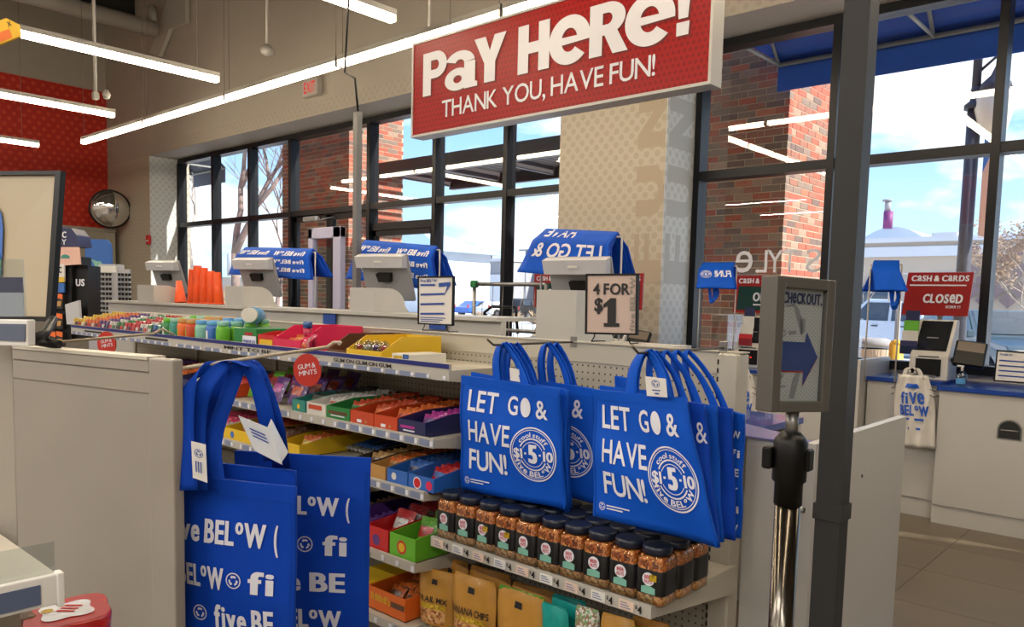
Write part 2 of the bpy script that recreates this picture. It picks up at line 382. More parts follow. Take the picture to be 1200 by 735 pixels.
# ------------------------------------------------------------------ ceiling tube lights
m_wire = mat('wire', (120, 112, 104), .5)
def tube_light(a, b, label, wires=(.1, .9), joints=()):
    a, b = Vector(a), Vector(b); d = (b-a).normalized(); n = Vector((0, 0, 1)).cross(d)
    t = thing('tube_light', label, 'ceiling light', (a+b)/2, 'tube lights under the ceiling')
    def bar(hw, z0, z1, A, C): return B().hexa([A-n*hw+Vector((0, 0, z0)), C-n*hw+Vector((0, 0, z0)), C+n*hw+Vector((0, 0, z0)), A+n*hw+Vector((0, 0, z0)), A-n*hw+Vector((0, 0, z1)), C-n*hw+Vector((0, 0, z1)), C+n*hw+Vector((0, 0, z1)), A+n*hw+Vector((0, 0, z1))])
    bar(.035, .03, .075, a, b).build('housing', m_alu, t); bar(.032, -.02, .03, a+d*.012, b-d*.012).build('diffuser', m_tube, t)
    for e0, e1 in ((a, a+d*.012), (b-d*.012, b)): bar(.036, -.022, .076, e0, e1).build('end_cap', m_alu, t)
    for k in wires:
        p = a.lerp(b, k)
        B().tube([p+Vector((0, 0, .075)), (p.x, p.y, ZC)], .003, 5).build('suspension_wire', m_wire, t)
    return t
xs = [-12.85, -10.70, -8.55, -6.42, -4.29, -2.15, 0, 2.15]
wn = ['far end of the long row, its last section', 'second section of the long row counted from its far end', 'third section of the long row counted from its far end', 'fourth section of the long row, running up to the red sign', 'section of the long row above the red sign', 'section of the long row right of the red sign', 'section of the long row farther right']
for k in range(7): tube_light((xs[k]+.01, 4.57, 3.7), (xs[k+1]-.01, 4.57, 3.7), 'linear tube light, '+wn[k], (.02, .98))
for X, y1, lb in ((-13.72, 4.25, 'lowest and farthest short tube light crossing the red wall'), (-10.55, 4.13, 'tube light crossing the top of the red wall with a sensor at its end'), (-7.9, 4.13, 'long tube light from the yellow tag at the upper left'), (-5.06, 4.12, 'tube light ending at the top edge left of the red sign'), (-2.4, 4.12, 'tube light overhead right of the red sign'), (.3, 4.12, 'tube light overhead near the right windows')):
    tube_light((X, -1.2 if X > -6 else (.9 if X > -9 else 1.0), 3.7), (X, y1, 3.7), lb, (.2, .93))
# the rest of the shop's tube rows, out of view: lamps with their housings
for X in (-13.5, -10.5, -7.5, -4.5, -1.5, 1.5, 4.2):
    for Y0 in (-4.4, -2.2):
        l = bpy.data.lights.new('tube_lamp', 'AREA'); l.shape = 'RECTANGLE'; l.size = 2.0; l.size_y = .08; l.energy = AREA; l.color = (1, .95, .89)
        o = bpy.data.objects.new('tube_lamp', l); COL.objects.link(o); o.location = (X, Y0, 3.68); o.rotation_euler = (0, 0, 0)
# conduit drop on the second light, cables, probes
c = thing('conduit_drop', 'white conduit dropping to the tube light over the red wall', 'conduit', atX(112, 120, -10.55))
p = atX(112, 118, -10.55); B().tube([p+Vector((0, 0, .02)), (p.x, p.y, ZC)], .022, 8).build('conduit', m_alu, c)
B().cbox(p+Vector((0, 0, .06)), (.07, .07, .09), .01).build('junction_box', m_alu, c)
p2 = p+Vector((0, .13, .1)); B().lathe([(.03, -.05), (.05, 0), (.02, .06)], p2, 10).build('sensor', m_alu, c)
p = atY(503, 34, 5.2); c = thing('sprinkler_drop', 'thin white rod with a tip hanging left of the red sign', 'sprinkler', p)
B().tube([p, (p.x, p.y, ZC)], .013, 8).build('drop_pipe', m_alu, c); B().lathe([(.02, -.03), (.022, 0), (.012, .02)], p, 8).build('tip', m_silver, c)
p = atY(313, 60, 5.6); c = thing('security_camera', 'small white camera on a thin rod hanging under the ceiling', 'security camera', p)
B().tube([p, (p.x, p.y, ZC)], .02, 8).build('drop_pipe', m_alu, c); B().lathe([(.03, -.06), (.08, -.03), (.09, .03), (.04, .08)], p, 12).build('housing', m_alu, c)
c = thing('power_pole', 'grey square power pole rising behind the second register from the left group', 'power pole', (-4.85, 3.62, 0))
p = atY(417, 131, 3.6); B().box((p.x-.024, 3.595, 0), (p.x+.024, 3.64, p.z)).build('pole', mat('pole_grey', (118, 116, 114), .4, .4), c)
B().tube([(p.x, 3.62, p.z), (p.x-.04, 3.62, p.z+.25), atY(404, 85, 3.62), atY(408, 10, 3.62), atY(410, -60, 3.62)], .009, 6).build('cable', m_bplas, c)
# roof joist seat, pipe and fan of plates at the top left
c = thing('roof_joist', 'white steel pipe chord ending on a plate bracket high on the wall', 'roof joist', (-13.7, 6.0, 5.8))
B().tube([(-13.7, -1, 5.90), (-13.7, 6.05, 5.90)], .13, 14).build('chord', m_alu, c)
a = [atY(x, y, 6.22) for x, y in ((198, -8), (217, -8), (217, 26), (198, 34), (186, 66), (175, 62), (186, 32))]
B().prism(a, (0, .07, 0)).build('gusset_plate', m_alu, c)
B().tube([atY(178, 8, 6.1), atY(180, 28, 6.1)], .07, 10).build('strut', m_alu, c)
c = thing('roof_beam', 'dark steel beam under the ceiling at the upper left', 'roof beam', (-14.6, 3, 6.6))
B().box((-15.2, -2, 6.45), (-15.1, 6.3, 6.95)).build('web', m_dkmetal, c); B().box((-15.28, -2, 6.42), (-15.02, 6.3, 6.46)).build('flange', m_alu, c)
p = atY(366, 103, 6.26); c = thing('exit_sign', 'small red lettered exit sign on the wall above the windows', 'exit sign', p)
B().cbox(p, (.36, .09, .23), .01).build('housing', m_alu, c)
B().text('EXIT', planeM(p+Vector((0, -.048, 0)), (1, 0, 0), (0, 0, 1)), (-.13, -.07, .13, .07), .01).build('lettering', mat('exit_red', (220, 40, 40), .5, emit=.25), c)
# ------------------------------------------------------------------ PAY HERE sign
YS = 3.3
m_sred = dots('sign_red', (160, 20, 18), (136, 14, 14), (.030, .030), .0095, rough=.35, spec=.25)
a, b = atY(484, 158, YS), atY(830, 96.7, YS)
s = thing('pay_here_sign', 'large red hanging sign reading PAY HERE in white letters', 'sign', ((a.x+b.x)/2, YS, a.z))
zt = atY(484, 54, YS).z; zb = (a.z+b.z)/2
B().box((a.x, YS, zb), (b.x, YS+.09, zt)).build('panel', m_sred, s)
f = B(); e_ = .014
f.box((a.x-e_, YS-.006, zb-e_), (b.x+e_, YS+.096, zb)); f.box((a.x-e_, YS-.006, zt), (b.x+e_, YS+.096, zt+e_)); f.box((a.x-e_, YS-.006, zb), (a.x, YS+.096, zt)); f.box((b.x, YS-.006, zb), (b.x+e_, YS+.096, zt))
f.build('frame', m_alu, s)
g = B(); h_ = B(); Hh = zt-zb
pm = planeM((0, YS-.0045, zb), (1, 0, 0), (0, 0, 1)); pm2 = planeM((.008, YS-.002, zb-.008), (1, 0, 0), (0, 0, 1))
X_ = lambda px: atY(px, 90, YS).x
def heavy(b, P, ch, rc):
    """fat rounded capitals and capital-high e, a drawn from bars and elliptic bands inside rect rc"""
    u0, v0, u1, v1 = rc; n_ = [0]
    def M2(x, y, k): p = P(u0+(u1-u0)*x, v0+(v1-v0)*y); return Vector((p.x, p.y-.00012*k, p.z))
    def band(cx, cy, rx, ry, ix, iy, a0, a1, n=30):
        n_[0] += 1; k = n_[0]; V = []
        for i in range(n+1):
            a = radians(a0+(a1-a0)*i/n); V += [M2(cx+ix*cos(a), cy+iy*sin(a), k), M2(cx+rx*cos(a), cy+ry*sin(a), k)]
        b.add(V, [(2*i, 2*i+1, 2*i+3, 2*i+2) for i in range(n)], False)
    def pl(*pts): n_[0] += 1; b.add([M2(x, y, n_[0]) for x, y in pts], [tuple(range(len(pts)))], False)
    if ch in 'PR':
        pl((0, 0), (.34, 0), (.34, 1), (0, 1)); w = 1 if ch == 'P' else .92
        pl((.3, .38), (w-.44, .38), (w-.44, .58), (.3, .58)); pl((.3, .80), (w-.44, .80), (w-.44, 1), (.3, 1)); band(w-.46, .69, .46, .31, .13, .11, -92, 92)
        if ch == 'R': pl((.36, .44), (.72, .44), (1, 0), (.62, 0))
    elif ch == 'Y': pl((.33, 0), (.67, 0), (.67, .42), (.33, .42)); pl((.33, .42), (.67, .42), (1, 1), (.64, 1), (.5, .68)); pl((.33, .42), (.5, .68), (.36, 1), (0, 1))
    elif ch == 'H': pl((0, 0), (.34, 0), (.34, 1), (0, 1)); pl((.66, 0), (1, 0), (1, 1), (.66, 1)); pl((.3, .39), (.7, .39), (.7, .62), (.3, .62))
    elif ch == 'e': band(.5, .5, .5, .5, .19, .24, 0, 318, 60); pl((.2, .41), (1, .44), (.998, .55), (.2, .57))
    elif ch == 'a': band(.46, .66, .46, .34, .14, .12, 8, 158); pl((.60, 0), (.93, 0), (.93, .68), (.60, .68)); pl((.93, 0), (1, 0), (1, .12), (.93, .14)); band(.40, .28, .40, .29, .13, .10, 0, 360)
for ch, p0, p1, v0, v1 in (('P', 496.5, 524, .405, .87), ('a', 522, 560, .395, .80), ('Y', 556, 593, .405, .87), ('H', 607, 643.5, .405, .87), ('e', 643, 691, .395, .85), ('R', 690, 735, .405, .87), ('e', 731, 789, .395, .85)):
    heavy(g, pm, ch, (X_(p0), Hh*v0, X_(p1), Hh*v1)); heavy(h_, pm2, ch, (X_(p0), Hh*v0, X_(p1), Hh*v1))
for B_, P_ in ((g, pm), (h_, pm2)):
    B_.poly(P_, [(X_(791), Hh*.42), (X_(805), Hh*.42), (X_(806), Hh*.53), (X_(791), Hh*.53)]); B_.poly(P_, [(X_(793), Hh*.56), (X_(804), Hh*.56), (X_(808), Hh*.92), (X_(790), Hh*.92)])
lt = mat('sign_white', (226, 226, 234), .4)
g.text('THANK YOU, HAVE FUN!', pm, (X_(519), Hh*.135, X_(768), Hh*.315), .006)
g.build('lettering', lt, s); h_.build('letter_shadow', mat('sign_shadow', (110, 14, 16), .5), s)
for px in (520, 700): B().tube([(X_(px), YS+.045, zt), (X_(px), YS+.045, ZC)], .003, 5).build('suspension_wire', m_wire, s)
p = atD(8, 36, 3.0); s = thing('hanging_tag', 'yellow and orange tag at the upper left edge', 'tag', p)
M_ = planeM(p, RT*.05+UP*.02, UP*.05-RT*.02)
B().prism([M_(-2, -.7), (M_(.7, -.7)), M_(.95, .1), M_(.3, .85), M_(-2, .9)], FW*.01).build('card', mat('tag_yellow', (226, 178, 20), .5), s)
p -= FW*.002; M_ = planeM(p, RT*.05+UP*.02, UP*.05-RT*.02)
g = B(); g.poly(M_, [(-1, -.6), (.2, -.6), (.2, .05), (-1, .05)]); g.build('orange_panel', mat('tag_orange', (226, 110, 20), .5), s)
B().text('X', M_, (.2, .2, .5, .55), .03).build('lettering', m_inkd, s)
# ------------------------------------------------------------------ the long checkout gondola
m_peg = dots('perforated_panel', (170, 163, 148), (60, 55, 50), (.0254, .0254), .0036, rough=.45, stagger=0, soft=.2)
m_shelf = mat('shelf_cream', (180, 174, 160), .35, noise=.02, nscale=8)
m_strip = mat('price_strip', (176, 172, 164), .3)
m_cardb = mat('price_card_grey', (120, 130, 158), .5)
m_navy = mat('navy_strip', (22, 34, 110), .35)
GX0, GXC, GX1, GY, GT = -5.70, -2.035, -1.135, 2.35, 1.37
gon = thing('shelving_gondola', 'long cream shelving gondola of sweets with a perforated back panel', 'shelving', ((GX0+GX1)/2, 2.1, 0))
for i in range(5):
    x0 = GX0+i*.915; x1 = x0+.911
    if i == 4: x1 = GX1-.07
    B().box((x0+.002, GY, .12), (x1, GY+.02, GT-.075)).build('pegboard_panel', m_peg, gon)
    B().box((x0, GY-.004, GT-.075), (x1+.002, GY+.026, GT-.004)).build('top_rail', m_shelf, gon)
    B().box((x0-.015, GY-.012, .02), (x0+.015, GY, GT-.08)).build('upright', m_shelf, gon)
B().box((GX0, GY-.012, GT-.004), (GX1+.004, GY+.045, GT)).build('top_cap', m_shelf, gon)
B().cbox((GX1-.035, GY+.01, GT/2+.01), (.075, .075, GT-.03), .006).build('end_post', m_shelf, gon)
g = B()
for k in range(42): g.box((GX1-.071, GY-.0285, .18+k*.028), (GX1-.065, GY-.0272, .196+k*.028))
g.build('slot_row', m_inkd, gon)
B().box((GX0, 1.78, 0), (GX1, GY, .12)).build('base_plinth', m_shelf, gon)
def shelf(x0, x1, yf, zt, navy=None, fr=.05, kind='candy', lab=None):
    """zt: top of the front lip"""
    sh = B(); zd = zt-.028 if kind == 'top' else zt-.008
    sh.box((x0+.0045, yf+.0125, zd-.022), (x1-.0045, GY-.0125, zd)); shob = sh.build('shelf', m_shelf, gon)
    for xe in (x0, x1-.004):   # tapered side brackets
        poly = [(xe, yf+.012, zt-fr), (xe, yf+.012, zd+.004), (xe, GY-.012, zd+.004), (xe, GY-.012, zd-.09)]
        B().prism(poly, (.004, 0, 0)).build('shelf_bracket', m_shelf, shob)
    B().box((x0, yf, zt-fr), (x1, yf+.012, zt)).build('price_rail', m_strip, shob)
    return shob
TOPSH = []
for i in range(4):
    x0 = GX0+i*.915; x1 = x0+.912
    t = shelf(x0, x1, 1.93, 1.285, fr=.062, kind='top')
    B().box((x0, 1.9275, 1.268), (x1, 1.93, 1.2845)).build('navy_strip', m_navy, t)
    g = B()
    for k in range(10):
        if random.random() < .85: g.box((x0+.03+k*.088, 1.9265, 1.225), (x0+.09+k*.088, 1.93, 1.2425))
    g.build('price_cards', m_cardb, t, kind='stuff')
    g = B()
    for k in range(10): g.box((x0+.092+k*.088, 1.9262, 1.228), (x0+.108+k*.088, 1.93, 1.240))
    g.build('price_stickers', m_ink, t, kind='stuff')
    st, u = (('', 0), ('', 0), ('MINT TO BE.', .45), ('GUM ON GUM ON GUM.', .38))[i]
    if st: B().text(st, planeM((x0, 1.927, 0), (1, 0, 0), (0, 0, 1)), (.22, 1.247, .22+u, 1.262), .02).build('lettering', m_inkd, t)
    else: B().box((x0+.24, 1.9262, 1.249), (x0+.52, 1.927, 1.259)).build('print_line', m_inkd, t)
    for yf, z, kz in ((1.86, 1.023, 0), (1.82, .840, 0), (1.78, .590, 0), (1.75, .365, 0)):
        t = shelf(x0, x1, yf, z, fr=.034)
        g = B(); h = B()
        for k in range(11):
            if random.random() < .7: g.box((x0+.02+k*.082, yf-.002, z-.029), (x0+.072+k*.082, yf, z-.006))
            h.box((x0+.076+k*.082, yf-.003, z-.027), (x0+.092+k*.082, yf, z-.010))
        g.build('price_cards', m_cardb, t, kind='stuff'); h.build('price_stickers', m_ink, t, kind='stuff')
# right bay: jar shelf and the deck below
t = shelf(-2.015, -1.115, 1.83, .688, fr=.036, kind='jar')
B().box((-2.015, 1.838, .688), (-1.115, 1.841, .712)).build('clear_fence', m_acry, t)
cards = [(-2.0+k*.0975) for k in range(9)]
m_cardp = mat('price_card_peach', (214, 190, 172), .5); m_cardw = mat('price_card_white', (214, 212, 208), .5)
for k, x in enumerate(cards):
    B().box((x, 1.8275, .656), (x+.05, 1.83, .683)).build('price_card', m_cardp if k % 2 == 0 else m_cardw, t)
    g = B(); P = planeM((x+.055, 1.8272, .656), (1, 0, 0), (0, 0, 1))
    g.text('4', P, (.008, .003, .022, .024), .05); g.text('$', P, (0, .014, .007, .024), .03); g.build('price_lettering', m_inkd, t)
    g = B()
    for q in range(3): g.box((x+.006, 1.8268, .661+q*.007), (x+.04-q*.006, 1.8275, .664+q*.007))
    g.build('fine_print', m_cardb, t)
t = shelf(-2.015, -1.115, 1.80, .365, fr=.034)
# round hanging category discs
def disc(p, lines, lab, r=.070):
    s = thing('category_disc', lab, 'shelf sign', p, None)
    B().tube([p+Vector((0, -.001, 0)), p+Vector((0, .003, 0))], r, 32, False).build('disc', mat('disc_red', (176, 38, 26), .45), s)
    g = B(); P = planeM(p+Vector((0, -.0025, 0)), (1, 0, .18), (-.1, 0, 1))
    for k, l in enumerate(lines): g.text(l, P, (-.044+.004*k, .008-k*.028, .044-.004*k*(1-2*(k == 1)), .028-k*.028), .0)
    g.build('lettering', m_ink, s)
    B().box(p+Vector((.03, .003, .0)), p+Vector((.07, .006, .05))).build('clip', m_cardw, s)
    s.rotation_euler = (0, 0, radians(22))
    B().tube([p+Vector((0, .004, r-.01)), p+Vector((0, .002, r+.05)), p+Vector((0, .03, r+.07))], .002, 5).build('hanger', m_silver, s)
disc(atY(360, 434, 1.905), ('GUM &', 'MINTS'), 'red round disc reading GUM & MINTS right of the bag handles')
disc(atY(125, 403, 1.905), ('GUM &', 'MINTS'), 'red round disc partly hidden behind the near panel at left', .075)
# ------------------------------------------------------------------ sweets
def X196(px): return atY(px, 400, 1.96).x
def cm(name, rgb, rough=.4, coat=.3):
    # printed wrapper: the main colour broken by small darker and paler print
    d = tuple(int(c*.86) for c in rgb); return speck('pack_'+name, [d, d, tuple(int(c*.62) for c in rgb), d, tuple(min(255, int(c*.75+48)) for c in rgb), d, tuple(int(c*.8) for c in rgb), d], 150, rough, coat)
PAL = dict(yellow=(214, 176, 30), orange=(214, 100, 30), purple=(84, 42, 120), green=(24, 120, 56), red=(186, 24, 30), white=(206, 204, 198), teal=(40, 130, 120), navy=(26, 30, 78), pink=(206, 30, 80), brown=(92, 56, 32), lime=(96, 170, 40), blue=(40, 96, 176), magenta=(170, 40, 140), rust=(186, 62, 24), black=(26, 22, 24), sky=(84, 150, 200), kraft=(176, 132, 70), mint=(120, 176, 160))
K = {n: cm(n, c) for n, c in PAL.items()}
KP = {n: mat('plain_'+n, c, .45, coat=.2, noise=.04, nscale=12) for n, c in PAL.items()}
ZD = 1.257
PLAIN = lambda m: MATS.get(m.name.replace('pack_', 'plain_'), m)
# gum packs in files
gp = {}
def gum(cn, c2):
    if cn+c2 in gp: return gp[cn+c2]
    t = thing('gum_pack', 'gum pack', 'gum')
    B().cbox((0, 0, .024), (.040, .03, .048), .003).build('sleeve', K[cn], t)
    B().box((-.0195, -.0156, .004), (.0195, -.0148, .024)).build('end_flap', K[c2], t)
    gp[cn+c2] = [t, False]; return gp[cn+c2]
def place(proto, loc, rot, label, group):
    if not proto[1]:
        proto[1] = True; t = proto[0]; t.location = loc; t.rotation_euler = rot; tag(t, label, None, group); return t
    return copy_tree(proto[0], loc, rot, label, None, group)
x0, x1 = X196(86), X196(189); seq = ['yellow']*4+['orange']*4+['purple']*3+['white']*2+['green']*2+['red']*4+['white']*2+['green', 'blue', 'teal']
lab = dict(yellow='yellow gum pack in the files at the far left end of the top shelf', orange='orange gum pack beside the yellow ones on the top shelf', purple='purple gum pack between the orange and white files on the top shelf', white='white gum pack next to the purple ones on the top shelf', green='green gum pack in the left files of the top shelf', red='red gum pack in the left files of the top shelf', blue='blue gum pack at the right end of the gum files', teal='teal gum pack next to the gum bottles')
for k, cn in enumerate(seq):
    for r in range(5):
        place(gum(cn, ('white', 'navy', 'red')[k % 3] if cn != 'white' else ('green', 'navy', 'red')[k % 3]), (x0+(x1-x0)*(k+.5)/len(seq), 1.965+r*.062, ZD+.004+r*.011+.018), (radians(-14), 0, radians(random.uniform(-3, 3))), lab[cn] if not (cn == 'white' and k > 16) else 'white gum pack between the red files and the green ones on the top shelf', 'gum packs on the top shelf')
# gum bottles
gb = {}
def bottle(cn, cap):
    if cn not in gb:
        t = thing('gum_bottle', 'bottle', 'gum bottle'); m = KP[cn]
        B().lathe([(.022, 0), (.031, .006), (.033, .03), (.033, .075), (.027, .092)], (0, 0, 0), 16, 3).build('body', m, t)
        B().lathe([(.028, .092), (.029, .096), (.029, .112), (.026, .115)], (0, 0, 0), 16).build('cap', KP[cap], t)
        B().grid(lambda u, v: (.0336*sin((u-.5)*1.6), -.0342*cos((u-.5)*1.6), .02+.045*v), 6, 2).build('label', KP['white' if cn in ('green', 'blue') else 'lime'], t)
        gb[cn] = [t, False]
    return gb[cn]
for px, cn, cap in ((193, 'green', 'lime'), (201, 'teal', 'mint'), (210, 'orange', 'kraft'), (220, 'rust', 'kraft'), (231, 'mint', 'sky'), (244, 'blue', 'sky'), (256, 'lime', 'mint')):
    for r in range(4):
        place(bottle(cn, cap), (X196(px), 1.985+r*.075, ZD+.002+.012*(r > 1)), (0, 0, random.uniform(-.3, .3)), '%s gum bottle standing in a file left of the green mint carton' % {'mint': 'pale green', 'rust': 'reddish brown'}.get(cn, cn), 'gum bottles on the top shelf')
t = thing('lying_bottle', 'blue and clear round mint tub lying on top of the gum bottles', 'mint tub', (X196(268), 2.10, 1.41))
A_, C_ = Vector((X196(252), 2.2, 1.405)), Vector((X196(283), 2.0, 1.415))
B().tube([A_, A_.lerp(C_, .8)], .04, 18).build('tub', KP['sky'], t); B().tube([A_.lerp(C_, .8), C_], .037, 18).build('lid', KP['white'], t)
def carton(name, label, cat, x0, x1, y0, y1, z, h, m, texts=(), group=None, rotz=0):
    """closed carton; texts = (string, material, rect in fractions, bold) on its front"""
    t = thing(name, label, cat, ((x0+x1)/2, (y0+y1)/2, z), group)
    w, d = x1-x0, y1-y0
    B().cbox((0, 0, h/2), (w, d, h), .002).build('box', PLAIN(m), t)
    for k, (st, mm, r, bo) in enumerate(texts):
        P = planeM((-w/2, -d/2-.0012, 0), (1, 0, 0), (0, 0, 1)); g = B()
        if st: g.text(st, P, (w*r[0], h*r[1], w*r[2], h*r[3]), bo)
        else: g.poly(P, [(w*r[0], h*r[1]), (w*r[2], h*r[1]), (w*r[2], h*r[3]), (w*r[0], h*r[3])])
        o = g.build('lettering' if st else 'print_panel', mm, t); o.location = (0, 0, 0) if not st else (0, -.0006, 0)
    for o in t.children:
        o.location = (0, -.0006, 0) if o.name.startswith('lettering') else (0, 0, 0)
    t.rotation_euler = (0, 0, rotz); return t
carton('mint_carton', 'green mint carton lettered mentos on the top shelf', 'carton', X196(272), X196(298), 1.97, 2.16, ZD, .095, K['green'], ((None, m_ink, (.4, .12, 1, .62), 0), ('mentos', m_inkb, (.44, .25, .97, .48), .03), (None, K['red'], (.5, .64, .85, .8), 0)))
def tray(name, label, cat, x0, x1, y0, y1, z, hf, hb, mo, panels=(), mi=None, group=None):
    t = thing(name, label, cat, ((x0+x1)/2, (y0+y1)/2, z), group); w = .004; mo = PLAIN(mo); mi = PLAIN(mi) if mi else None
    B().box((x0, y0, z), (x1, y1, z+.004)).build('bottom', mi or m_wood, t)
    B().box((x0, y0, z), (x1, y0+w, z+hf)).build('front', mo, t); B().box((x0, y1-w, z), (x1, y1, z+hb)).build('back', mi or m_wood, t)
    for xe in (x0, x1-w):
        ym = y0+(y1-y0)*.32
        B().prism([(xe, y0+w, z+.004), (xe, y1-w, z+.004), (xe, y1-w, z+hb), (xe, ym, z+hb), (xe, y0+w, z+hf)], (w, 0, 0)).build('side', mo, t)
    W_ = x1-x0
    for kp, (st, mm, r, bo) in enumerate(panels):
        P = P2 = planeM((x0, y0-.001-.0006*kp, z), (1, 0, 0), (0, 0, 1))
        g = B()
        if st: g.text(st, P2, (W_*r[0], hf*r[1], W_*r[2], hf*r[3]), bo, tall='e')
        elif bo == 'disc': g.ringm(P, (W_*(r[0]+r[2])/2, hf*(r[1]+r[3])/2), 0, hf*(r[3]-r[1])/2, 20)
        else: g.poly(P, [(W_*r[0], hf*r[1]), (W_*r[2], hf*r[1]), (W_*r[2], hf*r[3]), (W_*r[0], hf*r[3])])
        g.build('lettering' if st else 'print_panel', PLAIN(mm), t)
    return t
PK = {}
def pack(kind, c1, c2):
    k = kind+c1+c2
    if k in PK: return PK[k]
    t = thing({'bar': 'candy_bar', 'bag': 'candy_bag', 'stick': 'candy_stick', 'tub': 'candy_tub'}[kind], 'x', 'sweet')
    if kind in ('bar', 'bag'):
        W_, H_, T_ = (.086, .060, .020) if kind == 'bar' else (.11, .12, .035)
        def side(s):
            return lambda u, v: ((u-.5)*W_*(1-.06*sin(pi*v)), s*T_/2*(sin(pi*u)**.6*sin(pi*min(max(v*1.16-.08, 0), 1))**.6 if 0 < u < 1 else 0)+s*.0006, v*H_)
        B().grid(side(-1), 6, 8).grid(lambda u, v: side(1)(1-u, v), 6, 8).build('wrapper', K[c1], t)
        g = B(); f = side(-1)
        g.grid(lambda u, v: Vector(f(.15+.7*u, .35+.35*v))+Vector((0, -.0012, 0)), 4, 3); g.build('printed_band', K[c2], t)
    elif kind == 'stick':
        B().tube([(0, 0, .008), (0, .24, .03)], .008, 8).build('wrapper', K[c1], t); B().tube([(0, -.004, .0076), (0, .03, .0106)], .0087, 8).build('end_band', K[c2], t)
    PK[k] = [t, False]; return PK[k]
def fill(x0, x1, y0, y1, z, kind, c1, c2, nx, ny, label, group, lean=-25, rise=.02, jit=.003):
    if kind == 'bar': ny = max(3, int((y1-y0)/.033)); nx = max(1, round((x1-x0)/.10))
    for i in range(nx):
        for j in range(ny):
            x = x0+(x1-x0)*(i+.5)/nx+random.uniform(-jit, jit); y = y0+(y1-y0)*(j+.5)/ny
            place(pack(kind, c1, c2), (x, y, z+rise*j/max(1, ny-1)+random.uniform(0, .004)), (radians(lean+random.uniform(-5, 5)), radians(random.uniform(-3, 3)), radians(random.uniform(-4, 4))), label, group)
# top shelf: pink trays, yellow tray, small silver carton
a_, b_ = X196(300), X196(330)
tray('candy_tray', 'dark red open carton right of the green mint carton on the top shelf', 'carton', X196(300), X196(319), 1.97, 2.25, ZD, .07, .085, K['red'], ((None, K['yellow'], (.1, .3, .9, .7), 0),), K['brown'])
tray('candy_tray', 'bright pink open carton holding orange and pink packs on the top shelf', 'carton', X196(320), X196(352), 1.96, 2.30, ZD, .06, .12, K['pink'], (), K['pink'])
fill(X196(323), X196(350), 1.985, 2.10, ZD+.01, 'bar', 'orange', 'yellow', 3, 3, 'orange and yellow sweet pack in the bright pink carton', 'packs in the pink carton')
fill(X196(349), X196(358), 1.96, 2.02, ZD+.005, 'bar', 'pink', 'orange', 2, 2, 'pink pack standing right of the pink carton', 'pink packs right of the pink carton', lean=-8)
t = thing('blue_cap_bottle', 'small tub with a blue cap among the pink packs', 'sweet tub', (X196(347), 2.02, 1.33)); B().lathe([(.014, 0), (.02, .01), (.02, .04)], (X196(347), 2.02, 1.33), 14).build('tub', K['pink'], t); B().lathe([(.021, .04), (.021, .068), (.017, .07)], (X196(347), 2.02, 1.33), 14).build('cap', K['blue'], t)
tray('candy_tray', 'brown open carton at the left of the yellow carton on the top shelf', 'carton', X196(383), X196(405), 1.96, 2.32, ZD, .035, .10, K['brown'], (), K['brown'])
t = tray('candy_tray', 'yellow open carton of clear plastic eggs on the top shelf', 'carton', X196(406), X196(447), 1.96, 2.28, ZD, .045, .10, K['yellow'], (), K['yellow'])
m_egg = glass('clear_egg', (236, 238, 240), .12, .5)
for k in range(7):
    x = X196(411)+(k % 4)*.052+.02; y = 1.99+(k//4)*.05
    e = thing('toy_egg', 'clear plastic egg with a green base in the yellow carton', 'toy egg', (x, y, ZD+.02), 'clear eggs in the yellow carton')
    B().lathe([(.012, .004), (.021, .016), (.023, .026)], (x, y, ZD+.015), 12).build('base', K['lime'], e); B().lathe([(.023, .026), (.022, .045), (.014, .062), (.003, .068)], (x, y, ZD+.015), 12).build('dome', m_egg, e)
    B().lathe([(.006, .028), (.013, .036), (.010, .048), (.003, .052)], (x, y, ZD+.015), 8).build('toy', K[('red', 'white', 'purple')[k % 3]], e)
g = B(); P = planeM((X196(447)-.06, 1.9+.3, ZD+.0), (1, 0, 0), (0, 0, 1)); B().lathe([(.002, 0), (.016, .014), (.018, .026), (.010, .036)], (X196(446)-.02, 2.262, ZD+.05), 12).build('print_balloon', K['sky'], t)
carton('gum_carton', 'small silver and blue gum carton lying on the empty end of the top shelf', 'carton', X196(456), X196(478), 1.975, 2.16, ZD+.001, .042, K['white'], ((None, K['yellow'], (.12, .15, .62, .8), 0), (None, K['blue'], (.66, .0, 1, 1), 0)), None, radians(-4))
